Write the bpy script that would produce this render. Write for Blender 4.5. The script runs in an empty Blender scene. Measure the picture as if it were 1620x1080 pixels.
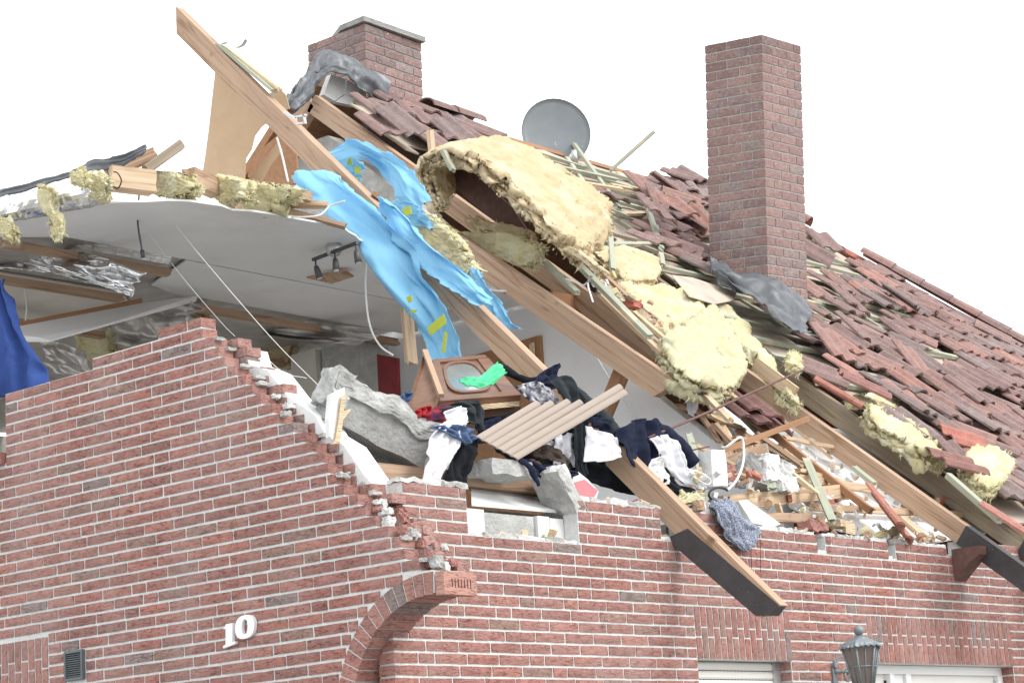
import bpy, bmesh, math, random
import numpy as np
from mathutils import Matrix, Vector

random.seed(7); RNG = np.random.default_rng(11)
SC = bpy.context.scene; COL = SC.collection
rad = math.radians

# ------------------------------------------------------------------ camera
CAM_R = np.array([[0.65314322, 0.11931418, 0.74777541], [-0.75455484, 0.18555067, 0.62945845], [-0.06364691, -0.97536407, 0.21122025]])
CAM_C = np.array([-8.13, -7.85, 1.65]); FPX = 3560.0
cd = bpy.data.cameras.new('camera'); cam = bpy.data.objects.new('camera', cd); COL.objects.link(cam)
cd.sensor_width = 36.0; cd.lens = 36.0 * FPX / 1620.0; cd.clip_start = 0.1; cd.clip_end = 2000
rx, dn, fw = CAM_R[:, 0], CAM_R[:, 1], CAM_R[:, 2]
cam.matrix_world = Matrix(((rx[0], -dn[0], -fw[0], CAM_C[0]), (rx[1], -dn[1], -fw[1], CAM_C[1]), (rx[2], -dn[2], -fw[2], CAM_C[2]), (0, 0, 0, 1)))
SC.camera = cam
# ------------------------------------------------------------------ sky, sun, exposure
SUN_EL, SUN_AZ = rad(42), rad(-72)       # azimuth of the sun seen from the house, measured from +X
w = bpy.data.worlds.new('World'); SC.world = w; w.use_nodes = True
nt = w.node_tree; nt.nodes.clear()
wo = nt.nodes.new('ShaderNodeOutputWorld'); mx = nt.nodes.new('ShaderNodeMixShader')
sky = nt.nodes.new('ShaderNodeTexSky'); sky.sky_type = 'NISHITA'; sky.sun_disc = False
sky.sun_elevation = SUN_EL; sky.sun_rotation = math.pi / 2 - SUN_AZ; sky.air_density = 1.0; sky.dust_density = 3.0
b1 = nt.nodes.new('ShaderNodeBackground'); b1.inputs['Strength'].default_value = 0.10
b2 = nt.nodes.new('ShaderNodeBackground'); b2.inputs['Strength'].default_value = 1.0
tc = nt.nodes.new('ShaderNodeTexCoord'); nz = nt.nodes.new('ShaderNodeTexNoise'); nz.inputs['Scale'].default_value = 1.6; nz.inputs['Detail'].default_value = 4
rp = nt.nodes.new('ShaderNodeValToRGB'); rp.color_ramp.elements[0].position = .3; rp.color_ramp.elements[1].position = .75
rp.color_ramp.elements[0].color = (.93, .965, 1, 1); rp.color_ramp.elements[1].color = (1, 1, 1, 1)
nt.links.new(tc.outputs['Generated'], nz.inputs['Vector']); nt.links.new(nz.outputs['Fac'], rp.inputs['Fac'])
nt.links.new(sky.outputs['Color'], b1.inputs['Color']); nt.links.new(rp.outputs['Color'], b2.inputs['Color'])
mx.inputs[0].default_value = 0.93
nt.links.new(b1.outputs[0], mx.inputs[1]); nt.links.new(b2.outputs[0], mx.inputs[2]); nt.links.new(mx.outputs[0], wo.inputs['Surface'])
sl = bpy.data.lights.new('sun', 'SUN'); sl.energy = 1.1; sl.angle = rad(25); sl.color = (1, .97, .93)
so = bpy.data.objects.new('sun', sl); COL.objects.link(so)
sv = Vector((math.cos(SUN_EL) * math.cos(SUN_AZ), math.cos(SUN_EL) * math.sin(SUN_AZ), math.sin(SUN_EL)))
so.rotation_euler = sv.to_track_quat('Z', 'Y').to_euler(); so.location = sv * 60
SC.view_settings.view_transform = 'Standard'; SC.view_settings.look = 'None'; SC.view_settings.gamma = 1
SC.view_settings.exposure = 1.06
SC.render.engine = 'CYCLES'; SC.cycles.max_bounces = 6; SC.cycles.use_denoising = True

# ------------------------------------------------------------------ helpers: places
T = math.tan(rad(39.5)); CS, SN = math.cos(rad(39.5)), math.sin(rad(39.5))
def ray(px, py): return CAM_R @ np.array([px - 810.0, py - 540.0, FPX])
def X_(px, py, x=0.0): r = ray(px, py); return CAM_C + r * ((x - CAM_C[0]) / r[0])      # on a plane parallel to the gable
def Y_(px, py, y=0.0): r = ray(px, py); return CAM_C + r * ((y - CAM_C[1]) / r[1])      # on a plane parallel to the eaves wall
def Z_(px, py, z): r = ray(px, py); return CAM_C + r * ((z - CAM_C[2]) / r[2])
ROOFN = np.array([0, -T, 1.0])
def R_(px, py, z0): r = ray(px, py); return CAM_C + r * (((np.array([0, 0, z0]) - CAM_C) @ ROOFN) / (r @ ROOFN))  # on the roof slope
def proj(P):
    P = np.atleast_2d(P); c = (P - CAM_C) @ CAM_R
    return np.stack([810 + FPX * c[:, 0] / c[:, 2], 540 + FPX * c[:, 1] / c[:, 2]], 1)
def nrm(v): v = np.asarray(v, float); return v / (np.linalg.norm(v) + 1e-12)
def inside(pt, poly):
    x, y = pt; r = False; n = len(poly)
    for i in range(n):
        x1, y1 = poly[i]; x2, y2 = poly[(i + 1) % n]
        if (y1 > y) != (y2 > y) and x < (x2 - x1) * (y - y1) / (y2 - y1) + x1: r = not r
    return r

# ------------------------------------------------------------------ helpers: noise
def _h(i, j, k, s):
    n = (i * 374761393 + j * 668265263 + k * 2147483647 + s * 1274126177) & 0xFFFFFFFF
    n = ((n ^ (n >> 13)) * 1274126177) & 0xFFFFFFFF
    return ((n ^ (n >> 16)) & 0xFFFF) / 65535.0
def vnoise(p, s=0):
    p = np.asarray(p, float); i = np.floor(p).astype(np.int64); f = p - i; f = f * f * (3 - 2 * f); r = 0
    for a in (0, 1):
        for b in (0, 1):
            for c in (0, 1):
                wgt = (f[..., 0] if a else 1 - f[..., 0]) * (f[..., 1] if b else 1 - f[..., 1]) * (f[..., 2] if c else 1 - f[..., 2])
                r = r + wgt * _h(i[..., 0] + a, i[..., 1] + b, i[..., 2] + c, s)
    return r * 2 - 1
def fbm(p, s=0, o=4):
    p = np.asarray(p, float); r = 0; a = .5
    for q in range(o): r = r + a * vnoise(p * 2 ** q + 17.3 * q, s + q); a *= .5
    return r

# ------------------------------------------------------------------ helpers: materials
MATS = {}
def M(name, c1, c2=None, scale=6.0, rough=.85, bump=0.0, bscale=60.0, metal=0.0, stretch=(1, 1, 1), obj=0, attr=0, spots=None, spot_scale=30.0, spot_t=.72, cracks=None, trans=0, bstretch=None, var2=None, det=5.0, spec=.3, stain=None):
    m = bpy.data.materials.new(name); m.use_nodes = True; MATS[name] = m
    t = m.node_tree; N = t.nodes; L = t.links; p = N['Principled BSDF']
    p.inputs['Roughness'].default_value = rough; p.inputs['Metallic'].default_value = metal; p.inputs['Specular IOR Level'].default_value = spec
    co = N.new('ShaderNodeTexCoord'); oi = N.new('ShaderNodeObjectInfo')
    sh = N.new('ShaderNodeVectorMath'); sh.operation = 'ADD'
    mu = N.new('ShaderNodeMath'); mu.operation = 'MULTIPLY'; mu.inputs[1].default_value = 37.0
    L.new(oi.outputs['Random'], mu.inputs[0]); L.new(co.outputs['Object'], sh.inputs[0]); L.new(mu.outputs[0], sh.inputs[1])
    mp = N.new('ShaderNodeMapping'); mp.inputs['Scale'].default_value = stretch; L.new(sh.outputs[0], mp.inputs['Vector'])
    n = N.new('ShaderNodeTexNoise'); n.inputs['Scale'].default_value = scale; n.inputs['Detail'].default_value = det; n.inputs['Roughness'].default_value = .62
    L.new(mp.outputs[0], n.inputs['Vector'])
    r = N.new('ShaderNodeValToRGB'); r.color_ramp.elements[0].position = .32; r.color_ramp.elements[1].position = .68
    c2 = c2 or tuple(v * .75 for v in c1)
    r.color_ramp.elements[0].color = (*c2, 1); r.color_ramp.elements[1].color = (*c1, 1)
    L.new(n.outputs['Fac'], r.inputs['Fac']); out = r.outputs['Color']
    def mix(kind, fac, a, b):
        q = N.new('ShaderNodeMix'); q.data_type = 'RGBA'; q.blend_type = kind
        if isinstance(fac, float): q.inputs[0].default_value = fac
        else: L.new(fac, q.inputs[0])
        for s_, v in ((q.inputs[6], a), (q.inputs[7], b)):
            if isinstance(v, tuple): s_.default_value = (*v, 1)
            else: L.new(v, s_)
        return q.outputs[2]
    if obj: out = mix('MULTIPLY', 1.0, out, oi.outputs['Color'])
    if attr:
        at = N.new('ShaderNodeAttribute'); at.attribute_name = 'tint'; out = mix('MULTIPLY', 1.0, out, at.outputs['Color'])
    if var2:
        n3 = N.new('ShaderNodeTexNoise'); n3.inputs['Scale'].default_value = var2[1]; n3.inputs['Detail'].default_value = 3; L.new(sh.outputs[0], n3.inputs['Vector'])
        r3 = N.new('ShaderNodeValToRGB'); r3.color_ramp.elements[0].position = var2[2]; r3.color_ramp.elements[1].position = var2[2] + .15
        L.new(n3.outputs['Fac'], r3.inputs['Fac']); out = mix('MIX', r3.outputs['Color'], out, var2[0])
    h = None
    if cracks:
        mc = N.new('ShaderNodeMapping'); mc.inputs['Scale'].default_value = cracks[1]; L.new(sh.outputs[0], mc.inputs['Vector'])
        nc = N.new('ShaderNodeTexNoise'); nc.inputs['Scale'].default_value = cracks[0]; nc.inputs['Detail'].default_value = 3; nc.inputs['Distortion'].default_value = .6; L.new(mc.outputs[0], nc.inputs['Vector'])
        rc = N.new('ShaderNodeValToRGB'); e = rc.color_ramp.elements
        e[0].position = .40; e[0].color = (1, 1, 1, 1); e[1].position = .60; e[1].color = (1, 1, 1, 1); q = e.new(.46); q.color = (1, 1, 1, 1); q = e.new(.49); q.color = (0, 0, 0, 1); q = e.new(.52); q.color = (1, 1, 1, 1)
        L.new(nc.outputs['Fac'], rc.inputs['Fac']); dk = mix('MIX', rc.outputs['Color'], cracks[2], (1, 1, 1)); out = mix('MULTIPLY', 1.0, out, dk); h = nc.outputs['Fac']
    if spots:
        v = N.new('ShaderNodeTexNoise'); v.inputs['Scale'].default_value = spot_scale; v.inputs['Detail'].default_value = 2; L.new(sh.outputs[0], v.inputs['Vector'])
        rs = N.new('ShaderNodeValToRGB'); rs.color_ramp.elements[0].position = spot_t - .03; rs.color_ramp.elements[1].position = spot_t + .03
        L.new(v.outputs['Fac'], rs.inputs['Fac']); out = mix('MIX', rs.outputs['Color'], out, spots)
    if stain:
        ge = N.new('ShaderNodeNewGeometry'); n4 = N.new('ShaderNodeTexNoise'); n4.inputs['Scale'].default_value = stain[1]; n4.inputs['Detail'].default_value = 6; n4.inputs['Roughness'].default_value = .65
        m4 = N.new('ShaderNodeMapping'); m4.inputs['Scale'].default_value = (1, 1, .45); L.new(ge.outputs['Position'], m4.inputs['Vector']); L.new(m4.outputs[0], n4.inputs['Vector'])
        r4 = N.new('ShaderNodeValToRGB'); r4.color_ramp.elements[0].position = stain[2]; r4.color_ramp.elements[0].color = (0, 0, 0, 1); r4.color_ramp.elements[1].position = stain[2] + .3; q4 = stain[3]; r4.color_ramp.elements[1].color = (q4, q4, q4, 1)
        L.new(n4.outputs['Fac'], r4.inputs['Fac']); out = mix('MIX', r4.outputs['Color'], out, stain[0])
    L.new(out, p.inputs['Base Color'])
    if bump:
        bm_ = N.new('ShaderNodeMapping'); bm_.inputs['Scale'].default_value = bstretch or stretch; L.new(sh.outputs[0], bm_.inputs['Vector'])
        bn = N.new('ShaderNodeTexNoise'); bn.inputs['Scale'].default_value = bscale; bn.inputs['Detail'].default_value = 4; L.new(bm_.outputs[0], bn.inputs['Vector'])
        bu = N.new('ShaderNodeBump'); bu.inputs['Strength'].default_value = bump; bu.inputs['Distance'].default_value = .02
        hh = bn.outputs['Fac']
        if h is not None:
            ad = N.new('ShaderNodeMath'); ad.operation = 'ADD'; L.new(hh, ad.inputs[0]); L.new(h, ad.inputs[1]); hh = ad.outputs[0]
        L.new(hh, bu.inputs['Height']); L.new(bu.outputs[0], p.inputs['Normal'])
    if trans:
        p.inputs['Subsurface Weight'].default_value = 0.0
        tr = N.new('ShaderNodeBsdfTranslucent'); L.new(out, tr.inputs['Color']); ms = N.new('ShaderNodeMixShader'); ms.inputs[0].default_value = trans
        L.new(p.outputs[0], ms.inputs[1]); L.new(tr.outputs[0], ms.inputs[2]); L.new(ms.outputs[0], N['Material Output'].inputs['Surface'])
    return m
BR = dict(stain=((.44, .36, .34), 1.6, .42, .32), scale=25, rough=.85, bump=.38, bscale=40, bstretch=(1, 1, 3), cracks=(7, (1.6, 1.6, 6), (.36, .31, .31)), spots=(.62, .52, .46), spot_scale=120, spot_t=.76)
M('brick', (1, 1, 1), (.72, .66, .64), obj=1, **BR); M('brick_joined', (1, 1, 1), (.72, .66, .64), attr=1, **BR)
CB = dict(scale=30, rough=.9, bump=.6, bscale=70, spots=(.5, .46, .43), spot_scale=60, spot_t=.70)
M('chimney_brick', (1, 1, 1), (.62, .6, .62), obj=1, **CB); M('chimney_brick_joined', (1, 1, 1), (.62, .6, .62), attr=1, **CB)
M('brick_core', (.40, .19, .16), (.30, .15, .13), scale=20, bump=.8, bscale=50)
M('mortar', (.70, .705, .69), (.57, .575, .56), scale=30, rough=.95, bump=.5, bscale=120, stain=((.50, .49, .47), 1.6, .48, .5))
M('mortar_dark', (.34, .33, .32), (.22, .215, .21), scale=20, rough=.95, bump=.6, bscale=90)
M('mortar_old', (.50, .49, .47), (.38, .37, .36), scale=20, rough=.95, bump=.5, bscale=90)
M('concrete', (.46, .46, .44), (.33, .33, .32), scale=9, rough=.95, bump=.7, bscale=45, var2=((.62, .61, .59), 4, .55))
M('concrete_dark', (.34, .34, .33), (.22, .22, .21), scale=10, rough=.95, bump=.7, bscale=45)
M('plaster', (.74, .74, .73), (.66, .66, .65), scale=5, rough=.9, bump=.25, bscale=80)
M('ceiling_white', (.78, .775, .77), (.70, .695, .69), scale=1.5, rough=.9, bump=.08, bscale=30, stain=((.56, .53, .49), 1.3, .52, .6))
M('wall_white', (.76, .76, .77), (.68, .68, .69), scale=1.6, rough=.9, bump=.1, bscale=50, stain=((.60, .58, .55), 1.5, .55, .5))
M('wall_beige', (.62, .59, .54), (.54, .51, .47), scale=2, rough=.9, bump=.1, bscale=40, var2=((.50, .46, .40), 2.2, .6))
WD = dict(stretch=(.5, 9, 9), rough=.75, bump=.12, bscale=12, spec=.2)
M('timber', (.475, .335, .235), (.355, .24, .165), scale=3.5, spots=(.20, .11, .065), spot_scale=4.5, spot_t=.72, cracks=(1.6, (.35, 9, 9), (.66, .58, .52)), var2=((.42, .30, .215), 1.3, .56), **WD)
M('timber_pale', (.62, .475, .33), (.48, .35, .235), scale=3.5, spots=(.34, .19, .1), spot_scale=6, spot_t=.72, cracks=(2, (.35, 9, 9), (.68, .6, .54)), **WD)
M('timber_grey', (.37, .31, .235), (.25, .205, .155), scale=3.5, spots=(.5, .45, .38), spot_scale=8, spot_t=.72, cracks=(1.8, (.35, 9, 9), (.6, .55, .5)), var2=((.44, .34, .24), 1.2, .58), **WD)
M('timber_brown', (.36, .20, .11), (.27, .14, .075), scale=3, **WD)
M('batten', (.40, .41, .32), (.30, .32, .25), scale=4, spots=(.52, .44, .32), spot_scale=4, spot_t=.62, **WD)
M('splinter', (.74, .60, .42), (.58, .42, .26), scale=5, stretch=(.5, 14, 14), rough=.8, bump=.8, bscale=10, spec=.15)
M('tail_paint', (.07, .066, .068), (.052, .049, .05), scale=12, rough=.6, bump=.1, bscale=60, spots=(.14, .13, .13), spot_scale=50, spot_t=.72)
M('fibreboard', (.50, .36, .235), (.455, .32, .205), scale=5, rough=.9, bump=.1, bscale=150)
M('underlay', (.52, .44, .36), (.42, .35, .28), scale=3, rough=.9, bump=.15, bscale=60, var2=((.36, .31, .27), 3, .55))
M('lead', (.135, .145, .155), (.085, .09, .098), scale=5, rough=.5, bump=.35, bscale=14, metal=.35, var2=((.26, .27, .28), 5, .58))
M('foil', (.80, .80, .80), (.62, .62, .62), scale=8, rough=.22, bump=.45, bscale=9, metal=.95)
M('foil_dull', (.60, .58, .56), (.44, .425, .41), scale=6, rough=.38, bump=.7, bscale=10, metal=.6)
M('wool_yellow', (.77, .72, .48), (.71, .64, .38), scale=9, rough=.95, bump=.45, bscale=45, trans=.3, var2=((.80, .77, .58), 5, .48), spec=.03, bstretch=(1, 1, 4))
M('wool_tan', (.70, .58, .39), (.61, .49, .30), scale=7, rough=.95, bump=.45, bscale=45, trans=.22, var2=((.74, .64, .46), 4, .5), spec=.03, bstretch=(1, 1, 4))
M('wool_dirty', (.73, .69, .48), (.60, .55, .36), scale=6, rough=.95, bump=.45, bscale=40, trans=.25, var2=((.36, .34, .25), 4.2, .56), spec=.03, bstretch=(1, 1, 4))
M('membrane', (.33, .65, .86), (.29, .60, .82), scale=3, rough=.6, bump=.12, bscale=25, trans=.35, spec=.2)
M('membrane_tape', (.46, .52, .06), (.38, .43, .05), scale=8, rough=.5)
M('tile', (1, 1, 1), (.70, .68, .68), scale=14, rough=.8, bump=.5, bscale=120, obj=1, spots=(.50, .45, .43), spot_scale=120, spot_t=.69, var2=((.17, .125, .12), 9, .6))
M('tile_joined', (1, 1, 1), (.70, .68, .68), scale=14, rough=.8, bump=.5, bscale=120, attr=1, spots=(.50, .45, .43), spot_scale=120, spot_t=.69, var2=((.17, .125, .12), 9, .6))
M('tile_broken', (.44, .17, .12), (.32, .12, .09), scale=20, rough=.9, bump=.5, bscale=60)
M('dish_grey', (.20, .22, .235), (.17, .19, .20), scale=5, rough=.45, spots=(.5, .5, .5), spot_scale=16, spot_t=.74)
M('steel', (.56, .57, .57), (.46, .47, .47), scale=9, rough=.4, metal=.7)
M('steel_dark', (.12, .12, .125), (.08, .08, .085), scale=9, rough=.5, metal=.4)
M('rust', (.16, .085, .07), (.10, .055, .045), scale=20, rough=.7)
M('pvc', (.80, .80, .79), (.76, .76, .75), scale=3, rough=.4)
M('shutter_white', (.78, .76, .72), (.74, .72, .68), scale=3, rough=.5)
M('shutter_beige', (.33, .27, .225), (.295, .24, .20), scale=4, rough=.5, stretch=(.4, 4, 4))
M('slot', (.12, .11, .10), (.09, .085, .08), rough=.9)
M('grille', (.13, .145, .15), (.10, .115, .12), scale=10, rough=.6)
M('digit', (.82, .82, .83), (.77, .77, .78), scale=8, rough=.5, bump=.1, bscale=60)
M('lantern', (.23, .265, .28), (.17, .20, .21), scale=14, rough=.5, metal=.3, spots=(.36, .39, .40), spot_scale=40, spot_t=.66)
M('smoked_glass', (.17, .13, .11), (.12, .10, .085), scale=3, rough=.15, spec=.5)
M('furniture', (.20, .105, .065), (.14, .07, .042), scale=4, rough=.45, stretch=(.6, 5, 5), spots=(.42, .34, .28), spot_scale=7, spot_t=.72)
M('mirror', (.46, .52, .50), (.36, .41, .40), scale=6, rough=.12, metal=.6, spots=(.62, .66, .64), spot_scale=50, spot_t=.7)
M('dark_red', (.22, .03, .035), (.16, .022, .026), rough=.6)
M('pink_paint', (.55, .20, .22), (.50, .18, .20), scale=6, rough=.8, spots=(.75, .7, .7), spot_scale=10, spot_t=.7)
M('black', (.02, .02, .022), (.015, .015, .016), rough=.6)
M('cable_white', (.74, .74, .72), (.70, .70, .68), rough=.5)
def cloth_mat(n, c, c2=None, **k): M(n, c, c2 or tuple(v * .8 for v in c), scale=k.pop('scale', 14), rough=.95, bump=.15, bscale=200, spec=.1, **k)
cloth_mat('cloth_white', (.80, .80, .84)); cloth_mat('cloth_navy', (.022, .026, .05)); cloth_mat('cloth_black', (.018, .02, .024)); cloth_mat('cloth_charcoal', (.042, .050, .056))
cloth_mat('cloth_green', (.10, .56, .28)); cloth_mat('cloth_red', (.36, .03, .035)); cloth_mat('cloth_denim', (.10, .15, .27)); cloth_mat('cloth_blue', (.045, .085, .27)); cloth_mat('cloth_brown', (.10, .075, .065))
cloth_mat('cloth_floral', (.03, .032, .07), (.72, .72, .76), scale=26, det=1); cloth_mat('cloth_speckle', (.07, .085, .14), (.42, .45, .52), scale=130, det=1)
cloth_mat('cloth_plaid', (.30, .03, .035), (.03, .03, .07), scale=16, stretch=(1, 1, 4), det=1)

# ------------------------------------------------------------------ helpers: objects
def tag(o, label=None, cat=None, group=None, kind=None):
    if label: o['label'] = label
    if cat: o['category'] = cat
    if group: o['group'] = group
    if kind: o['kind'] = kind
    return o
def put(o, parent=None):
    COL.objects.link(o)
    if parent is not None:
        o.parent = parent; o.matrix_parent_inverse = parent['_mw'].inverted() if False else WORLD[parent.name].inverted()
    return o
WORLD = {}
def reg(o): WORLD[o.name] = o.matrix_basis.copy() if o.parent is None else WORLD[o.parent.name] @ o.matrix_parent_inverse @ o.matrix_basis; return o
def empty(name, loc, parent=None):
    o = bpy.data.objects.new(name, None); o.empty_display_size = .1; o.location = Vector(loc); put(o, parent); return reg(o)
def mesh(name, V, F, mats, MI=None, smooth=False):
    me = bpy.data.meshes.new(name); me.from_pydata([tuple(map(float, v)) for v in V], [], [tuple(int(i) for i in f) for f in F])
    for m in (mats if isinstance(mats, (list, tuple)) else [mats]): me.materials.append(MATS[m] if isinstance(m, str) else m)
    if MI is not None: me.polygons.foreach_set('material_index', np.asarray(MI, np.int32))
    if smooth: me.polygons.foreach_set('use_smooth', np.ones(len(me.polygons), bool))
    me.update(); return me
def place(name, me, mw=None, parent=None):
    o = bpy.data.objects.new(name, me)
    if mw is not None: o.matrix_basis = mw
    put(o, parent); return reg(o)
def obj(name, V, F, mats, parent=None, MI=None, smooth=False, fix=True):
    V = np.asarray(V, float); c = np.array([(V[:, 0].min() + V[:, 0].max()) / 2, (V[:, 1].min() + V[:, 1].max()) / 2, V[:, 2].min()])
    me = mesh(name, V - c, F, mats, MI, smooth)
    if fix:
        bm = bmesh.new(); bm.from_mesh(me); bmesh.ops.recalc_face_normals(bm, faces=bm.faces); bm.to_mesh(me); bm.free()
    return place(name, me, Matrix.Translation(Vector(c)), parent)
def mat4(o, x, y, z): return Matrix(((x[0], y[0], z[0], o[0]), (x[1], y[1], z[1], o[1]), (x[2], y[2], z[2], o[2]), (0, 0, 0, 1)))
BOXF = [(0, 3, 2, 1), (4, 5, 6, 7), (0, 1, 5, 4), (1, 2, 6, 5), (2, 3, 7, 6), (3, 0, 4, 7)]
def boxv(a, b):
    (x0, y0, z0), (x1, y1, z1) = a, b
    return [(x0, y0, z0), (x1, y0, z0), (x1, y1, z0), (x0, y1, z0), (x0, y0, z1), (x1, y0, z1), (x1, y1, z1), (x0, y1, z1)]
def box(name, a, b, m, parent=None): return obj(name, boxv(a, b), BOXF, m, parent)
def prism(name, pts, off, m, parent=None):
    """a flat outline (3-D points) given the thickness vector off"""
    P = np.asarray(pts, float); n = len(P); V = np.vstack([P, P + np.asarray(off, float)])
    F = [tuple(range(n)), tuple(range(2 * n - 1, n - 1, -1))] + [(i, (i + 1) % n, n + (i + 1) % n, n + i) for i in range(n)]
    return obj(name, V, F, m, parent)
def beam(name, p0, p1, wd, ht, m, parent=None, up=(0, 0, 1), rough=0.0, seed=0, cut0=0.0, cut1=0.0, ns=1, sag=0.0):
    """a timber from p0 to p1 (centre line), local x along it; rough > 0 splinters the ends; cut = shear of the end faces"""
    p0, p1 = np.asarray(p0, float), np.asarray(p1, float); L = np.linalg.norm(p1 - p0); x = (p1 - p0) / L
    y = nrm(np.cross(np.asarray(up, float), x)); z = np.cross(x, y); rg = np.random.default_rng(seed + 5)
    k = 5 if rough else 1; V = []; F = []; xs = np.linspace(0, L, ns + 1)
    ring = [(-.5, -.5), (.5, -.5), (.5, .5), (-.5, .5)]
    if rough:
        ring = [(-.5, -.5), (0, -.5), (.5, -.5), (.5, -.15), (.5, .2), (.5, .5), (0.1, .5), (-.5, .5), (-.5, .15), (-.5, -.2)]
    nr = len(ring)
    for i, xx in enumerate(xs):
        for (a, b) in ring:
            dx = 0
            if i == 0: dx = cut0 * b * ht - (rg.uniform(0, rough) if rough else 0)
            if i == ns: dx = cut1 * b * ht + (rg.uniform(0, rough) if rough else 0)
            V.append((xx + dx, a * wd, b * ht + sag * math.sin(math.pi * xx / L)))
    for i in range(ns):
        for j in range(nr): F.append((i * nr + j, i * nr + (j + 1) % nr, (i + 1) * nr + (j + 1) % nr, (i + 1) * nr + j))
    if rough:
        V.append((-rough * .2, 0, 0)); V.append((L + rough * .2, 0, 0)); a, b = len(V) - 2, len(V) - 1
        F += [((j + 1) % nr, j, a) for j in range(nr)] + [(ns * nr + j, ns * nr + (j + 1) % nr, b) for j in range(nr)]
    else: F += [(3, 2, 1, 0), tuple(ns * 4 + j for j in range(4))]
    me = mesh(name, V, F, m); return place(name, me, mat4(p0, x, y, z), parent)
def tubev(path, r, n=6):
    P = np.asarray(path, float); V = []; F = []; K = len(P); t = np.gradient(P, axis=0); a = None
    for i in range(K):
        d = nrm(t[i])
        if a is None: a = nrm(np.cross(d, (0, 0, 1) if abs(d[2]) < .9 else (1, 0, 0)))
        a = nrm(a - d * (a @ d)); b = np.cross(d, a); rr = r[i] if hasattr(r, '__len__') else r
        for q in range(n): g = 2 * math.pi * q / n; V.append(P[i] + rr * (math.cos(g) * a + math.sin(g) * b))
    for i in range(K - 1):
        for q in range(n): F.append((i * n + q, i * n + (q + 1) % n, (i + 1) * n + (q + 1) % n, (i + 1) * n + q))
    F += [tuple(range(n - 1, -1, -1)), tuple((K - 1) * n + q for q in range(n))]; return V, F
def tube(name, path, r, m, parent=None, n=6): V, F = tubev(path, r, n); return obj(name, V, F, m, parent, smooth=True, fix=False)
def crom(P, n):
    """Catmull-Rom resampling along axis 0"""
    P = np.asarray(P, float); k = len(P)
    if k == 1: return np.repeat(P, n, 0)
    E_ = np.concatenate([(2 * P[0] - P[1])[None], P, (2 * P[-1] - P[-2])[None]]); t = np.linspace(0, k - 1 - 1e-9, n); i = t.astype(int); f = (t - i).reshape(-1, *([1] * (P.ndim - 1)))
    a, b, c, d = E_[i], E_[i + 1], E_[i + 2], E_[i + 3]
    return .5 * (2 * b + (c - a) * f + (2 * a - 5 * b + 4 * c - d) * f ** 2 + (3 * b - a - 3 * c + d) * f ** 3)
def spline(pts, n): return crom(np.asarray(pts, float), n)
def surf(ctrl, nu, nv):
    S = crom(np.asarray(ctrl, float), nu); return np.swapaxes(crom(np.swapaxes(S, 0, 1), nv), 0, 1)
def normals(S):
    a = np.gradient(S, axis=0); b = np.gradient(S, axis=1); n = np.cross(a, b); return n / (np.linalg.norm(n, axis=2, keepdims=True) + 1e-12)
def slab(name, S, Ntop, Nbot, m, parent=None, smooth=True):
    nu, nv = S.shape[:2]; A = (S + Ntop).reshape(-1, 3); B = (S + Nbot).reshape(-1, 3); n = nu * nv; V = np.vstack([A, B]); F = []
    idx = np.arange(n).reshape(nu, nv); q = np.stack([idx[:-1, :-1], idx[1:, :-1], idx[1:, 1:], idx[:-1, 1:]], -1).reshape(-1, 4)
    F = q.tolist() + (q[:, ::-1] + n).tolist()
    ed = list(idx[:, 0]) + list(idx[-1, 1:]) + list(idx[-2::-1, -1]) + list(idx[0, -2:0:-1])
    for i in range(len(ed)): a, b = ed[i], ed[(i + 1) % len(ed)]; F.append((b, a, a + n, b + n))
    return obj(name, V, F, m, parent, smooth=smooth, fix=False)
def cloth(name, ctrl, m, parent=None, nu=36, nv=36, amp=.015, fu=5, fv=0, crum=.01, cs=7, seed=0, thick=.003, torn=0.0, smooth=True, uvf=None):
    S = surf(ctrl, nu, nv); N = normals(S); u, v = np.meshgrid(np.linspace(0, 1, nu), np.linspace(0, 1, nv), indexing='ij')
    uv = np.stack([u, v, np.zeros_like(u)], -1); wob = fbm(uv * np.array([2.2, 2.2, 1]), seed, 3)
    d = 0
    if fu: d = d + amp * np.sin(2 * math.pi * (fu * v + 1.1 * wob + seed * .37))
    if fv: d = d + amp * np.sin(2 * math.pi * (fv * u + 1.1 * wob + seed * .21))
    ab = lambda q, s_: np.abs(vnoise(q, s_)) - .3
    d = d + crum * (2.4 * ab(S * cs * .55 + 9, seed + 9) + 1.5 * ab(S * cs * 1.3 + 4, seed + 15) + .7 * ab(S * cs * 2.9 + 2, seed + 19) + .8 * fbm(S * cs * .8, seed + 3, 2))
    if uvf:
        q = uv * np.array([uvf[0], uvf[1], 1]) + np.stack([.25 * wob, .5 * wob, 0 * wob], -1) + seed * 1.7; d = amp * np.sin(2 * math.pi * (fu * v + .8 * wob)) + crum * (2.4 * ab(q, seed + 1) + 1.2 * ab(q * 2.1 + 3, seed + 2) + .15 * ab(q * 4.7 + 5, seed + 4) + .6 * fbm(q * 1.2, seed + 6, 1))
    S = S + N * d[..., None]
    if torn:
        tv = np.gradient(S, axis=1); tv /= np.linalg.norm(tv, axis=2, keepdims=True) + 1e-9; tu = np.gradient(S, axis=0); tu /= np.linalg.norm(tu, axis=2, keepdims=True) + 1e-9
        nn = fbm(S * 16, seed + 21, 4); ev = np.exp(-np.minimum(v, 1 - v) * 14) * np.sign(v - .5); eu = np.exp(-np.minimum(u, 1 - u) * 14) * np.sign(u - .5)
        S = S + torn * (tv * (nn * ev)[..., None] + tu * (fbm(S * 19 + 3, seed + 22, 4) * eu)[..., None])
    N = normals(S); return slab(name, S, N * thick / 2, -N * thick / 2, m, parent, smooth)
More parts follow.
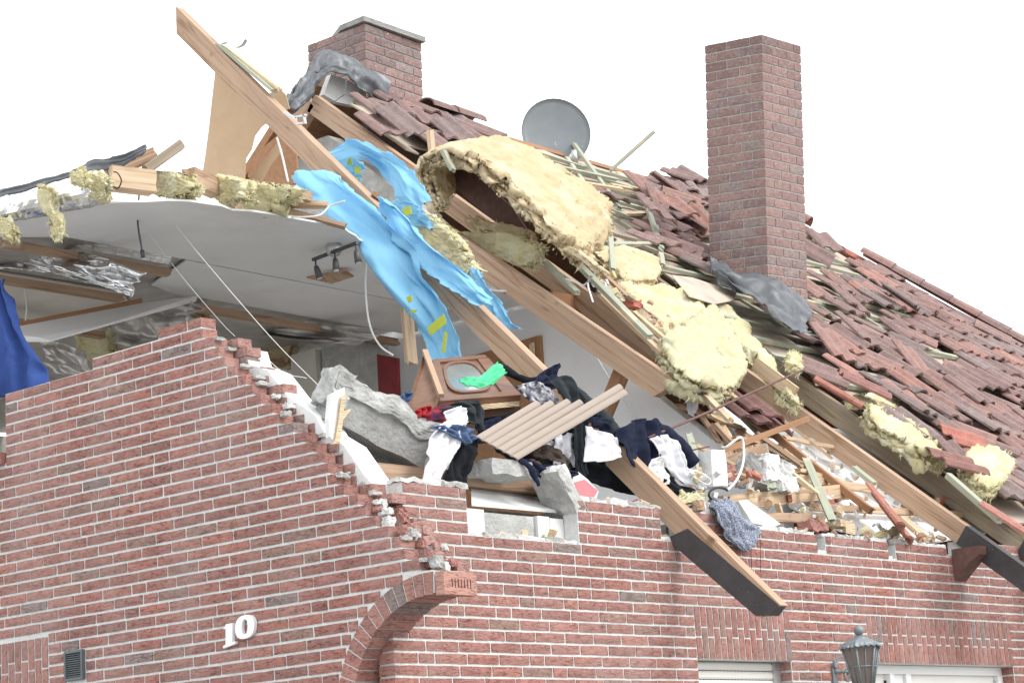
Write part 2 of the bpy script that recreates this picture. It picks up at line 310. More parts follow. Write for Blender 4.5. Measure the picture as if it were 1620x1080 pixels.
def batt(name, ctrl, t, m, parent=None, nu=44, nv=44, amp=.02, cs=9, seed=0, edge=.03, round_=14, smooth=True, fibres=420, layers=3):
    """mineral wool: a thick torn mat over a control grid, split into ragged layers, with loose fibres"""
    S0 = surf(ctrl, nu, nv); u, v = np.meshgrid(np.linspace(-1, 1, nu), np.linspace(-1, 1, nv), indexing='ij'); top = None; N0 = normals(S0)
    def bil(q, s): return np.abs(vnoise(q, s)) - .33
    def rel(q, sd): return amp * (1.5 * fbm(q * cs * .7, sd, 2) + .5 * bil(q * cs * 1.9, sd + 7) + .2 * bil(q * cs * 4.3, sd + 9) + .4 * fbm(q * cs * 10, sd + 3, 2))
    for k in range(layers):
        sd = seed + 40 * k; S = S0 + N0 * ((k - (layers - 1) / 2) * t / layers * .95)
        tv = np.gradient(S, axis=1); tv /= np.linalg.norm(tv, axis=2, keepdims=True) + 1e-9; tu = np.gradient(S, axis=0); tu /= np.linalg.norm(tu, axis=2, keepdims=True) + 1e-9
        e1 = np.abs(v) ** 7 * np.sign(v); e2 = np.abs(u) ** 7 * np.sign(u); rag = lambda o_: 1.6 * fbm(S * 6 + o_, sd, 2) + 1.3 * fbm(S * 24 + o_, sd + 1, 3)
        S = S + tv * ((rag(0) - .35) * edge * 1.3 * e1)[..., None] + tu * ((rag(5.5) - .35) * edge * 1.3 * e2)[..., None]
        N = normals(S); prof = (np.clip(1 - np.abs(u) ** round_, 0, 1) * np.clip(1 - np.abs(v) ** round_, 0, 1)) ** .5; h = .5 * t / layers * (.15 + .95 * prof)
        o = slab(name if k == 0 else 'torn_layer', S, N * (h + rel(S, sd + 11))[..., None], -N * (h + rel(S + 31, sd + 13))[..., None], m, parent if k == 0 else top, smooth)
        top = top or o
    rg = np.random.default_rng(seed + 77); V, F = [], []; S, N, h = S0, N0, np.full((nu, nv), t / 2); c = S.mean((0, 1)); ext = np.linalg.norm(S.max((0, 1)) - S.min((0, 1)))
    for k in range(fibres):
        if rg.random() < .6:
            sd = rg.integers(4); i = (0, nu - 1, rg.integers(nu), rg.integers(nu))[sd]; j = (rg.integers(nv), rg.integers(nv), 0, nv - 1)[sd]; p = S[i, j] + N[i, j] * h[i, j] * rg.uniform(-1, 1)
        else: i, j = rg.integers(nu), rg.integers(nv); p = S[i, j] + N[i, j] * h[i, j] * (1.0 if rg.random() < .5 else -1.0)
        sg = np.sign((p - S[i, j]) @ N[i, j] + 1e-9); d = nrm(nrm(p - c) * .9 + .6 * N[i, j] * sg + rg.normal(0, .55, 3)); ln_ = rg.uniform(.012, .05) * min(1.2, .5 + ext); w_ = nrm(np.cross(d, rg.normal(0, 1, 3))) * rg.uniform(.001, .0035)
        p = p - d * .015; q = p + d * ln_ * .55; e = q + (d * .5 + rg.normal(0, .35, 3) + np.array([0, 0, -.35])) * ln_ * .6; b = len(V)
        V += [p - w_ * 1.8, p + w_ * 1.8, q + w_, q - w_, e]; F += [(b, b + 1, b + 2, b + 3), (b + 3, b + 2, b + 4)]
    if fibres: tag(obj('loose_fibres', V, F, m, top, fix=False), kind='stuff')
    return top
def rock(name, c, half, m, parent=None, seed=0, n=7, amp=.18, axes=None, flat=()):
    """a broken lump: a subdivided box with ragged faces; faces listed in flat (like '-x') stay plane"""
    bm = bmesh.new(); bmesh.ops.create_cube(bm, size=2); bmesh.ops.subdivide_edges(bm, edges=bm.edges, cuts=n, use_grid_fill=True)
    V = np.array([v.co for v in bm.verts]); F = [[v.index for v in f.verts] for f in bm.faces]; bm.free()
    hb = np.asarray(half, float); P = V * hb; sc = 2.2 / max(hb.max(), 1e-3)
    d = np.stack([fbm(P * sc * .9 + 3 * q, seed + q, 4) for q in range(3)], 1) * amp * 2 * hb.mean()
    d += np.stack([np.round(fbm(P * sc * .6 + 8 + q, seed + 31 + q, 2) * 4) / 4 for q in range(3)], 1) * amp * hb.mean()
    d += np.stack([fbm(P * sc * 3.1 + 5 * q, seed + 60 + q, 3) for q in range(3)], 1) * amp * .7 * hb.mean()
    for fl in flat:
        ax = 'xyz'.index(fl[1]); sg = 1 if fl[0] == '+' else -1; d[:, ax] *= np.where(V[:, ax] * sg > .99, 0.04, 1)
    P = P + d
    if axes is not None: P = P @ np.asarray(axes, float)
    return obj(name, P + np.asarray(c), F, m, parent, smooth=False)
def quadpanel(name, c4, t, m, parent=None, inset=(0, 1, 0, 1), off=0.0):
    """a board over the quad c4 (corners in order) between inset fractions, lifted by off along its normal"""
    c4 = [np.asarray(c, float) for c in c4]; n = nrm(np.cross(c4[1] - c4[0], c4[3] - c4[0]))
    def at(u, v): return (1 - u) * (1 - v) * c4[0] + u * (1 - v) * c4[1] + u * v * c4[2] + (1 - u) * v * c4[3]
    u0, u1, v0, v1 = inset; P = [at(u0, v0) + n * off, at(u1, v0) + n * off, at(u1, v1) + n * off, at(u0, v1) + n * off]
    return prism(name, P, n * t, m, parent), at, n
# ================================================================== ground
g = obj('ground', [(-300, -300, 0), (300, -300, 0), (300, 300, 0), (-300, 300, 0)], [(0, 1, 2, 3)], M('paving', (.30, .295, .28), (.23, .225, .215), scale=1.5, bump=.3, bscale=8)); tag(g, kind='structure')

house = empty('brick_house', (0, 0, 0)); tag(house, 'red brick house with number 10, its roof torn open and upper storey wrecked', 'house')

# ================================================================== brick walls
C_ = .0625
def brick_mesh(name, L, m, seed, D=.105, H=.052):
    """front face at y = 0 (towards -y), uneven face and ragged arrises"""
    rg = np.random.default_rng(seed); nx = 4; V = []; F = []
    for k in range(3):
        for i in range(nx + 1):
            ed = i in (0, nx) or k in (0, 2)
            y = rg.uniform(-.0012, .0008) if ed else rg.uniform(-.0045, -.0015)
            x = (i / nx - .5) * L + (rg.uniform(-.004, .004) if 0 < i < nx else (rg.uniform(0, .003) if i == 0 else -rg.uniform(0, .003)))
            z = (k / 2 - .5) * H + (rg.uniform(-.006, .006) if k == 1 else (rg.uniform(0, .0025) if k == 0 else -rg.uniform(0, .0025)))
            V.append((x, y, z))
    for k in range(2):
        for i in range(nx): a = k * (nx + 1) + i; F.append((a, a + 1, a + nx + 2, a + nx + 1))
    b = len(V); V += [(-L / 2, D, -H / 2), (L / 2, D, -H / 2), (L / 2, D, H / 2), (-L / 2, D, H / 2)]
    bot = list(range(nx + 1)); top = list(range(2 * (nx + 1), 3 * (nx + 1)))
    F.append(tuple(bot[::-1] + [b, b + 1])); F.append(tuple(top + [b + 2, b + 3]))
    F.append((0, nx + 1, 2 * (nx + 1), b + 3, b)); F.append((nx, b + 1, b + 2, 3 * (nx + 1) - 1, 2 * nx + 1)); F.append((b + 1, b, b + 3, b + 2))
    return mesh(name, V, F, m)
def tri_count(me): return sum(len(p.vertices) - 2 for p in me.polygons)
REDS = [(.345, .15, .12), (.32, .14, .115), (.36, .165, .13), (.30, .135, .11), (.335, .16, .135), (.285, .135, .115), (.265, .165, .135), (.22, .175, .165), (.31, .17, .135), (.365, .15, .115)]
def red(rg, pale=0.0):
    c = np.array(REDS[rg.choice(len(REDS), p=[.18, .16, .15, .12, .13, .07, .05, .03, .045, .065])]) * rg.uniform(.90, 1.13)
    return tuple(c * (1 - pale) + pale * np.array([.46, .32, .29]))
def fill_rows(rows, rg, pitch=.25, half=.125, ph=.16, joint=.010):
    """rows: list of (z of the row's middle, [(u0, u1), ...]); returns bricks (u centre, z, length)"""
    out = []; prev = []
    for z, segs in rows:
        js = []
        for (u0, u1) in segs:
            u = u0; first = True
            while u < u1 - .02:
                for _ in range(9):
                    Lp = half if rg.random() < ph else pitch
                    if first: Lp = rg.choice([pitch * .3, pitch * .5, pitch * .75, pitch])
                    e = u + Lp
                    if all(abs(e - q) > .045 for q in prev): break
                first = False
                if u1 - e < .05: e = u1 if u1 - u < pitch * 1.12 else u1 - .12
                a, b = u + joint / 2, e - joint / 2
                if b - a > .02: out.append(((a + b) / 2, z, b - a))
                js.append(e); u = e
        prev = js
    return out
def lay(parent, bricks, to_world, rot, mname, mjoin, seed, part='brick', H=.0512, D=.105, most=290, pale=0.0, colours=None):
    """bricks in the picture become objects that share six meshes, the largest first; the rest is one joined part"""
    rg = np.random.default_rng(seed); var = [brick_mesh(part, .24, mname, seed * 10 + k, D, H) for k in range(6)]; hal = [brick_mesh(part, .115, mname, seed * 10 + 7 + k, D, H) for k in range(4)]
    it = []
    for (u, z, L) in bricks:
        P = to_world(u, z); q = proj(P)[0]; seen = -20 < q[0] < 1640 and -10 < q[1] < 1090; dpt = (P - CAM_C) @ CAM_R[:, 2]
        it.append(((L / dpt if seen else -1), u, z, L, P))
    it.sort(key=lambda a: -a[0]); JV, JF, JC = [], [], []
    for n, (s, u, z, L, P) in enumerate(it):
        src = var if L > .17 else hal; me = src[rg.integers(len(src))]; base = .24 if L > .17 else .115
        c = (colours or red)(rg, pale); R3 = Matrix.Rotation(rot + rg.normal(0, .003), 4, 'Z') @ Matrix.Rotation(rg.normal(0, .003), 4, 'Y')
        flip = -1 if rg.random() < .5 else 1
        mw = Matrix.Translation(Vector(P)) @ R3 @ Matrix.Translation((0, rg.uniform(-.001, .001), 0)) @ Matrix.Diagonal((L / base, 1, 1, 1))
        if n < most and s > 0:
            o = place(part, me, mw, parent); o.color = (*c, 1)
        else:
            k = len(JV); JV += [tuple(mw @ v.co) for v in me.vertices]; JF += [tuple(i + k for i in p.vertices) for p in me.polygons]; JC += [c] * len(me.vertices)
    if JV:
        me = mesh(part + '_courses', JV, JF, mjoin); ca = me.color_attributes.new('tint', 'FLOAT_COLOR', 'POINT')
        ca.data.foreach_set('color', np.c_[np.array(JC), np.ones(len(JC))].astype(np.float32).ravel())
        o = place(part + '_courses', me, None, parent); tag(o, kind='stuff')

# --- gable wall (outer face X = 0), with the broken slope and the quarter arch
CG = .0636; ZT = 4.385                     # course height and top of the highest full course
SLOPE = [(1.208, 4.50), (1.208, 4.443), (1.078, 4.279), (.942, 4.16), (.824, 4.035), (.675, 3.899), (.606, 3.836), (.402, 3.675), (.259, 3.51), (.139, 3.388), (-.005, 3.254), (-.134, 3.131), (-.263, 3.006), (-.335, 2.926), (-.40, 2.90)]
AY, AZ, ARI, ARO = -.375, 2.225, .572, .688
def brk(z):
    for (y0, z0), (y1, z1) in zip(SLOPE, SLOPE[1:]):
        if z0 >= z >= z1: return y0 + (y1 - y0) * (z0 - z) / max(z0 - z1, 1e-6)
    return -.40
rows = []; rg = np.random.default_rng(3); ends = []; outline_r = []
for k in range(-2, 68):
    zt = ZT - k * CG; zm = zt - CG / 2
    if k == -2: y0, y1 = 1.21, 1.58
    elif k == -1: y0, y1 = 1.20, 2.16
    else:
        y0 = brk(zm) + rg.uniform(-.02, .025) if zm > 2.90 else AY + math.sqrt(max(ARO ** 2 - (zm - AZ) ** 2, 0)) if zm > AZ else AY + ARI + .002
        if zm > 2.90: y0 = max(y0, -.40)
        y1 = 2.985 if zm > 3.965 else 3.8
    if zm > 2.90 or k < 0: ends.append((y0, zm))
    segs = [(y0, y1)]
    if zm < 2.904: segs = [(y0, 2.618)] if zm > 2.59 else [(y0, 2.66)]
    if 2.62 < zm < 2.80:                    # vent grille
        segs = [(y0, 2.285), (2.455, 2.618)]
    rows.append((zm, segs)); outline_r.append((y0, zt, zt - CG))
gb = fill_rows(rows, np.random.default_rng(21))
pts = []
for (y0, zt, zb) in outline_r[:]:
    if zb < 2.90: break
    pts += [(y0 + .012, zt - .006), (y0 + .012, zb - .004)]
arc = [(AY + (ARO + .004) * math.cos(a), AZ + (ARO + .004) * math.sin(a)) for a in np.linspace(math.pi / 2 + .06, .0, 14)]
pts += [(p[0], min(p[1], pts[-1][1] - .002)) for p in arc] + [(AY + ARI + .006, AZ - .01), (AY + ARI + .006, 0), (2.66, 0), (2.66, 2.60), (3.8, 2.60), (3.8, 3.965), (2.985 - .004, 3.965), (2.985 - .004, ZT - .004), (2.16, ZT - .002), (2.16, ZT + CG), (1.58, ZT + CG + .001), (1.58, ZT + 2 * CG - .006)]
gable = prism('gable_wall', [(.0045, y, z) for y, z in pts], (.105, 0, 0), 'mortar', house)
lay(gable, gb, lambda u, z: np.array([0, u, z]), -math.pi / 2, 'brick', 'brick_joined', 4, most=262, pale=.13)
bm_v = [brick_mesh('brick', .24, 'brick', 900 + k, .105, .052) for k in range(3)]
def one_brick(parent, P, x, y, z, L, H, D, rg, pale=0.0, me=None):
    """a brick with its axes given: x length, y depth (into the wall), z height"""
    o = place('brick', me or bm_v[rg.integers(3)], mat4(P, np.asarray(x) * L / .24, np.asarray(y) * D / .105, np.asarray(z) * H / .052), parent); o.color = (*red(rg, max(pale, .13)), 1); return o
rg = np.random.default_rng(5)
NV = 15; aa = np.linspace(math.pi / 2 + .045, .03, NV + 1)      # arch ring: wedge bricks on edge, 0.24 deep
for a1, a2 in zip(aa, aa[1:]):
    j_ = .0045; P4 = [(AY + r * math.cos(a + s * j_ / r), AZ + r * math.sin(a + s * j_ / r)) for (r, a, s) in ((ARI, a1, -1), (ARO - .006, a1, -1), (ARO - .006, a2, 1), (ARI, a2, 1))]
    o = prism('brick', [(-.001 + rg.uniform(-.001, .001), y, z) for y, z in P4], (.241, 0, 0), 'brick', gable); o.color = (*red(rg, .13), 1)
ringp = [(AY + (ARI + .006) * math.cos(a), AZ + (ARI + .006) * math.sin(a)) for a in np.linspace(math.pi / 2 + .05, 0, 18)] + [(AY + (ARO + .003) * math.cos(a), AZ + (ARO + .003) * math.sin(a)) for a in np.linspace(0, math.pi / 2 + .05, 18)]
prism('arch_mortar', [(.004, y, z) for y, z in ringp], (.230, 0, 0), 'mortar', gable)
# perforated end brick of the broken arch: the holed bed face looks along -Y
def perforated(parent):
    x0, x1, y0, y1, z0, z1 = 0.0, .24, -.474, -.418, 2.788, 2.902; V = boxv((x0, y0, z0), (x1, y1, z1)); F = [f for f in BOXF if f != (0, 1, 5, 4)]
    n = 7; xs = [x0]
    for k in range(n): c = x0 + .055 + k * .0225; xs += [c, c + .009]
    xs.append(x1); zs = [z0, z0 + .035, z0 + .078, z1]; idx = {}
    for i, xx in enumerate(xs):
        for j, zz in enumerate(zs): idx[i, j] = len(V); V.append((xx, y0, zz))
    for i in range(len(xs) - 1):
        for j in range(3):
            a, b, c, d = idx[i, j], idx[i + 1, j], idx[i + 1, j + 1], idx[i, j + 1]
            if j == 1 and i % 2 == 1:
                q = len(V); V += [(xs[i], y0 + .045, zs[1]), (xs[i + 1], y0 + .045, zs[1]), (xs[i + 1], y0 + .045, zs[2]), (xs[i], y0 + .045, zs[2])]
                F += [(q, q + 1, q + 2, q + 3), (a, b, q + 1, q), (b, c, q + 2, q + 1), (c, d, q + 3, q + 2), (d, a, q, q + 3)]
            else: F.append((a, b, c, d))
    o = obj('perforated_brick', V, F, 'brick', parent, fix=False); o.color = (.50, .27, .22, 1); tag(o, 'pale end brick of the broken arch with a row of slots')
perforated(gable)
# wing wall behind its face and the pier behind the arch
wing = [(-.33, 2.915), (.20, 3.40), (.20, 2.60), (.16, 2.52), (.02, 2.72), (-.12, 2.82), (-.28, 2.885)]
prism('wing_core', [(.115, y, z) for y, z in wing], (.118, 0, 0), 'brick_core', gable)
# rubble along the broken slope: brick stumps one leaf behind, lumps of mortar
rg = np.random.default_rng(8)
for i, (y0, zm) in enumerate(ends):
    if i < 2: continue
    for s in range(1 if rg.random() < .75 else 2):
        one_brick(gable, (.118 + rg.uniform(0, .02), y0 + .02 - .05 * s + rg.uniform(-.03, .03), zm + rg.uniform(-.004, .004)), (0, -1, 0), (1, 0, 0), (0, 0, 1), .11, .052, .10, rg, .45)
    if rg.random() < .8: rock('mortar_lump', (rg.uniform(.02, .19), y0 - .012 + rg.uniform(-.01, .02), zm + rg.uniform(.01, .035)), (rg.uniform(.02, .045), rg.uniform(.012, .026), rg.uniform(.007, .014)), rg.choice(['mortar_old', 'mortar', 'mortar_old', 'concrete']), gable, seed=i, n=2, amp=.3)
for i in range(26):
    t = rg.uniform(0, 1); one_brick(gable, (.11 + rg.uniform(0, .10), -.36 + .62 * t + rg.uniform(-.03, .03), 2.92 + .52 * t + rg.uniform(-.03, .02)), nrm(rg.normal(0, .25, 3) + (0, -1, 0)), nrm(rg.normal(0, .2, 3) + (1, 0, 0)), nrm(rg.normal(0, .2, 3) + (0, 0, 1)), rg.uniform(.07, .14), .052, .08, rg, .45)
for i in range(30):                                          # heap of rubble over the arch
    t = rg.uniform(0, 1); rock('mortar_lump', (rg.uniform(.05, .24), -.40 + .45 * t + rg.uniform(-.03, .03), 2.915 + .42 * t + rg.uniform(-.02, .02)), rg.uniform(.012, .03, 3), rg.choice(['mortar_old', 'concrete', 'mortar', 'brick_core']), gable, seed=60 + i, n=3, amp=.25)
# soldier lintel of the ground-floor window at the lower left
def soldiers(parent, u0, u1, ztop, zbot, place_at, x, y, z, rg, pitch=.0625):
    n = round((u1 - u0) / pitch); pitch = (u1 - u0) / n; H = ztop - zbot
    for k in range(n):
        u = u0 + (k + .5) * pitch; cut = H * (.585 if k % 2 == 0 else .40)
        for (za, zb) in ((ztop - .005, ztop - cut + .004), (ztop - cut - .005, zbot + .001)):
            one_brick(parent, place_at(u, (za + zb) / 2), z, y, np.asarray(x), za - zb, pitch - .0095, .105, rg)
soldiers(gable, 2.618, 3.5, 2.904, 2.592, lambda u, z: np.array([0, u, z]), (0, -1, 0), (1, 0, 0), (0, 0, 1), np.random.default_rng(31))
# inner leaf with white plaster, broken a little further back
inn = [(y - .16 + .03 * math.sin(9 * z), z - .02) for y, z in SLOPE[1:9]]
inn = [(1.25, 4.33), (1.02, 4.31), (.99, 4.22), (.84, 4.15), (.70, 3.99), (.50, 3.85), (.43, 3.74), (.30, 3.66), (.16, 3.48), (.10, 3.42), (.10, 2.9), (2.95, 2.9), (2.95, 4.20), (1.6, 4.26)]
prism('inner_leaf', [(.135, y, z) for y, z in inn], (.17, 0, 0), 'plaster', house)
# upper gable window: white frame in the opening left of the wall, brick sill
sill = box('window_sill', (-.03, 2.995, 3.955), (.11, 3.75, 4.03), 'brick_core', house)

# --- eaves wall (outer face Y = 0)
ZL = 2.872
def top_rows(x):
    if x < .20: return 7
    if x < .74: return 9
    if x < 1.67: return 5
    if x < 2.44: return 9
    if x < 2.66: return 6
    if x < 3.0: return 9
    if x < 4.10: return 8
    if x < 4.20: return 6
    if x < 4.965: return 8
    if x < 5.06: return 6
    if x < 5.74: return 8
    if x < 5.95: return 7
    return 9
CUTS = [.245, .74, 1.67, 2.44, 2.66, 3.0, 4.10, 4.20, 4.965, 5.06, 5.74, 5.95, 14.9]
WIN = [(2.70, 3.685), (4.60, 6.52)]
rows = []
for j in range(-45, 9):
    z = ZL + (j + .5) * C_; segs = []; cur = None
    for a, b in zip(CUTS, CUTS[1:]):
        if j < top_rows((a + b) / 2):
            if cur and abs(cur[1] - a) < 1e-6: cur[1] = b
            else: cur = [a, b]; segs.append(cur)
        else: cur = None
    if j < -1: segs[0][0] = .11
    if j < 0:
        wins = WIN; s2 = []
        for a, b in segs:
            c = a
            for w0, w1 in wins:
                if a < w0 < b: s2.append((c, w0)); c = w1
            s2.append((c, b))
        segs = s2
    rows.append((z, [tuple(s) for s in segs]))
eb = fill_rows(rows, np.random.default_rng(77))
prof = []
for a, b in zip(CUTS, CUTS[1:]): zt = ZL + top_rows((a + b) / 2) * C_ - .004; prof += [(a, zt), (b, zt)]
prof = [(x - (.003 if i % 2 else -.003), z) for i, (x, z) in enumerate(prof)]
pts = prof + [(15.0, prof[-1][1]), (15.0, 0), (6.52, 0), (6.52, ZL - 5 * C_), (4.60, ZL - 5 * C_), (4.60, 0), (3.685, 0), (3.685, ZL - 5 * C_), (2.70, ZL - 5 * C_), (2.70, 0), (.126, 0), (.126, ZL - C_ - .006), (.248, ZL - C_ - .006)]
eaves = prism('eaves_wall', [(x, .0045, z) for x, z in pts], (0, .105, 0), 'mortar', house)
lay(eaves, eb, lambda u, z: np.array([u, 0, z]), 0.0, 'brick', 'brick_joined', 6, most=200, pale=.13)
rg = np.random.default_rng(32)
soldiers(eaves, 2.70, 3.70, ZL, ZL - 5 * C_, lambda u, z: np.array([u, 0, z]), (1, 0, 0), (0, 1, 0), (0, 0, 1), rg)
soldiers(eaves, 4.60, 6.53, ZL, ZL - 5 * C_, lambda u, z: np.array([u, 0, z]), (1, 0, 0), (0, 1, 0), (0, 0, 1), rg)
# mortar bed left on top of the courses
rg = np.random.default_rng(12)
for a, b in zip(CUTS[:-1], CUTS[1:]):
    if b > 6: continue
    zt = ZL + top_rows((a + b) / 2) * C_; n = max(2, int((b - a) / .13))
    for k in range(n):
        rock('mortar_lump', (a + (k + .5) * (b - a) / n, .06 + rg.uniform(-.01, .01), zt + .006), ((b - a) / n * .56, rg.uniform(.045, .055), rg.uniform(.008, .02)), rg.choice(['mortar', 'mortar', 'concrete']), eaves, seed=int(200 + 10 * a + k), n=3, amp=.16)
# jambs of the two windows: stretcher ends inside the reveal
for xj, sg in ((3.685, 1), (6.52, 1)):
    for j in range(-12, -5): one_brick(eaves, (xj - .004, .058, ZL + (j + .5) * C_), (0, -1, 0), (1, 0, 0), (0, 0, 1), .10, .052, .05, rg)
box('lintel', (2.66, .112, ZL - 5 * C_ + .01), (6.6, .24, ZL - .02), 'concrete', eaves)
# window with a white roller shutter
def shutter_window(x0, x1):
    wn = empty('window', (x0, .12, 1.4), house); zt = ZL - 5 * C_
    box('frame', (x1 - .07, .085, 1.3), (x1 - .002, .15, zt - .004), 'steel', wn); box('frame', (x0 + .002, .085, 1.3), (x0 + .03, .15, zt - .004), 'pvc', wn)
    z = zt - .004
    for k in range(18):
        s = obj('slat', [(x, y, zz) for x in (x0 + .03, x1 - .07) for (y, zz) in ((.112, z - .002), (.103, z - .014), (.103, z - .040), (.112, z - .050), (.125, z - .050), (.125, z - .002))], [(0, 6, 7, 1), (1, 7, 8, 2), (2, 8, 9, 3), (3, 9, 10, 4), (4, 10, 11, 5), (5, 11, 6, 0), (0, 1, 2, 3, 4, 5), (11, 10, 9, 8, 7, 6)], 'shutter_white', wn)
        if k < 3:
            V, F = [], []
            for q in range(24):
                c = x0 + .05 + (x1 - x0 - .14) * q / 23; b = len(V); V += boxv((c - .006, .1105, z - .0535), (c + .006, .118, z - .0505)); F += [tuple(i + b for i in f) for f in BOXF]
            h = obj('vent_slots', V, F, 'slot', s, fix=False); tag(h, kind='stuff')
        z -= .0535
shutter_window(2.70, 3.685)
def pvc_window(x0, x1):
    wn = empty('window', (x0, .12, 1.4), house); zt = ZL - 5 * C_; tag(wn)
    xm = 5.20
    box('frame', (x0, .10, zt - .06), (x1, .17, zt - .003), 'pvc', wn)
    for a, b in ((x0, x0 + .05), (4.985, 5.035), (xm - .01, xm + .05), (x1 - .075, x1)): box('frame', (a, .095, 1.3), (b, .165, zt - .061), 'pvc', wn)
    p = box('pane', (x0 + .05, .14, 1.35), (4.985, .15, zt - .061), 'shutter_white', wn); box('gasket', (4.972, .128, 1.35), (4.984, .139, zt - .10), 'black', wn)
    box('pane', (5.036, .12, 1.35), (xm - .011, .15, zt - .061), 'pvc', wn)
    box('pane', (xm + .051, .13, 1.35), (x1 - .076, .15, zt - .061), 'shutter_white', wn); box('gasket', (x1 - .088, .118, 1.35), (x1 - .077, .129, zt - .09), 'steel', wn)
pvc_window(4.60, 6.52)
# knee wall behind the brick leaf, floor slab
prism('knee_wall', [(x, .135, z) for x, z in ((.30, 2.9), (.30, 3.36), (.70, 3.36), (.74, 3.20), (1.66, 3.20), (1.70, 3.39), (2.44, 3.39), (2.45, 3.25), (2.66, 3.25), (2.67, 3.37), (7.0, 3.34), (15, 3.34), (15, 2.9))], (0, .17, 0), 'concrete', house)
box('floor_slab', (.116, .12, 2.66), (14.8, 11.0, 2.895), 'concrete', house)
box('concrete_block', (1.00, .118, 3.20), (1.42, .30, 3.335), 'concrete', house)
box('insulation_panel', (.775, .10, 3.19), (.985, .25, 3.345), 'plaster', house); box('insulation_panel', (1.435, .10, 3.19), (1.535, .25, 3.34), 'plaster', house); box('insulation_panel', (1.545, .105, 3.19), (1.665, .25, 3.335), 'plaster', house)
box('knee_backing', (.62, .45, 2.9), (1.9, .50, 3.42), 'concrete', house)
prism('wall_ledge', [Y_(746, 794, .14), Y_(884, 806, .14), Y_(905, 792, .40), Y_(745, 766, .40)], (0, 0, -.02), 'plaster', house)
beam('wall_plate', Y_(552, 742, .34), Y_(860, 772, .34), .10, .08, 'timber', house)
# ================================================================== rooms under the roof
CZ = 5.5                                    # ceiling height of the upper storey
def flat(name, pts, z, t, m, parent): return prism(name, [(p[0], p[1], z) for p in pts], (0, 0, t), m, parent)
zc = lambda px, py: Z_(px, py, CZ)[:2]
rg = np.random.default_rng(41)
def ragged(pts, step=.09, amp=.02, seed=0):
    rg = np.random.default_rng(seed); out = []
    for a, b in zip(pts, pts[1:]):
        a, b = np.asarray(a, float), np.asarray(b, float); n = max(1, int(np.linalg.norm(b - a) / step)); d = nrm(b - a); q = np.array([-d[1], d[0]])
        for k in range(n): out.append(a + (b - a) * k / n + (q * rg.normal(0, amp) if k else 0))
    out.append(np.asarray(pts[-1], float)); return out
edge = ragged([zc(8, 345), zc(60, 335), zc(170, 321), zc(300, 319), zc(420, 338), zc(545, 362), zc(620, 412), zc(700, 448), zc(835, 468), (4.58, 2.42)], .1, .012, 3)
flat('ceiling_board', edge + [(4.58, 3.160), (1.62, 3.160), zc(100, 374), zc(22, 376)], CZ, .0125, 'ceiling_white', house)
flat('ceiling_board', [(1.66, 3.19), (4.58, 3.185), (4.58, 3.93), (3.2, 3.93), (2.43, 3.93), zc(300, 474), zc(240, 452)], CZ + .004, .0125, 'ceiling_white', house)
# open joint and torn spot by the lamp
prism('ceiling_flap', [Z_(485, 440, CZ - .03), Z_(545, 428, CZ - .03), Z_(560, 438, CZ - .05), Z_(525, 449, CZ - .10)], (0, 0, .012), 'timber', house)
flat('attic_insulation', [(.25, 3.3), (.7, 2.9), (2.0, 2.6), (4.5, 2.9), (4.5, 9.0), (.2, 9.0), (.15, 3.4)], CZ + .03, .12, 'foil_dull', house)
flat('ceiling_board', [(.25, 4.2), (1.9, 4.15), (2.3, 4.5), (2.2, 8.8), (.25, 8.8)], CZ + .012, .0125, 'wall_beige', house)
# battens and collar timbers under the torn ceiling
for (x0, y0, x1, y1, z) in ((.35, 3.42, 1.66, 3.40, CZ - .035), (.1, 4.05, 1.75, 4.0, CZ - .08), (2.3, 3.98, 4.5, 3.98, CZ - .06), (.2, 4.9, 4.5, 4.9, CZ - .1)):
    beam('collar_timber', (x0, y0, z), (x1, y1, z), .06, .05, 'timber', house, rough=.03, seed=int(x0 * 9 + y0))
# partition at X = 4.6 below the rafter, with a doorway frame, and the far walls
PW = 4.60
prism('partition_wall', [(PW, y, z) for y, z in ((.55, 2.9), (.58, 3.74), (.70, 3.86), (2.55, 5.46), (3.0, 5.49), (9.0, 5.49), (9.0, 2.9))], (.12, 0, 0), 'wall_white', house)
prism('far_wall', [(PW - .02, y, z) for y, z in ((4.25, 2.9), (4.25, 5.1), (4.5, 5.46), (8.9, 5.46), (8.9, 2.9))], (.017, 0, 0), 'wall_beige', house)
p1 = X_(858, 531, PW); ytop = p1[2]
fr = empty('door_frame', (PW, p1[1], 2.9), house)
prism('post', [(PW - .03, p1[1], 2.9), (PW - .03, p1[1], ytop), (PW - .03, p1[1] + .09, ytop - .03), (PW - .03, p1[1] + .09, 2.9)], (.029, 0, 0), 'timber_brown', fr)
prism('head', [(PW - .035, p1[1] + .02, ytop), (PW - .035, p1[1] + 1.02, ytop - .05), (PW - .035, p1[1] + 1.02, ytop - .16), (PW - .035, p1[1] + .02, ytop - .11)], (.03, 0, 0), 'timber_brown', fr)
prism('door_leaf', [(PW - .012, p1[1] + .09, 2.9), (PW - .012, p1[1] + .09, ytop - .1), (PW - .012, p1[1] + .95, ytop - .12), (PW - .012, p1[1] + .95, 2.9)], (.01, 0, 0), 'timber_brown', fr)
prism('broken_jamb', [X_(837, 545, PW - .06), X_(843, 541, PW - .06), X_(845, 575, PW - .06), X_(838, 578, PW - .06)], (.02, 0, 0), 'splinter', fr)
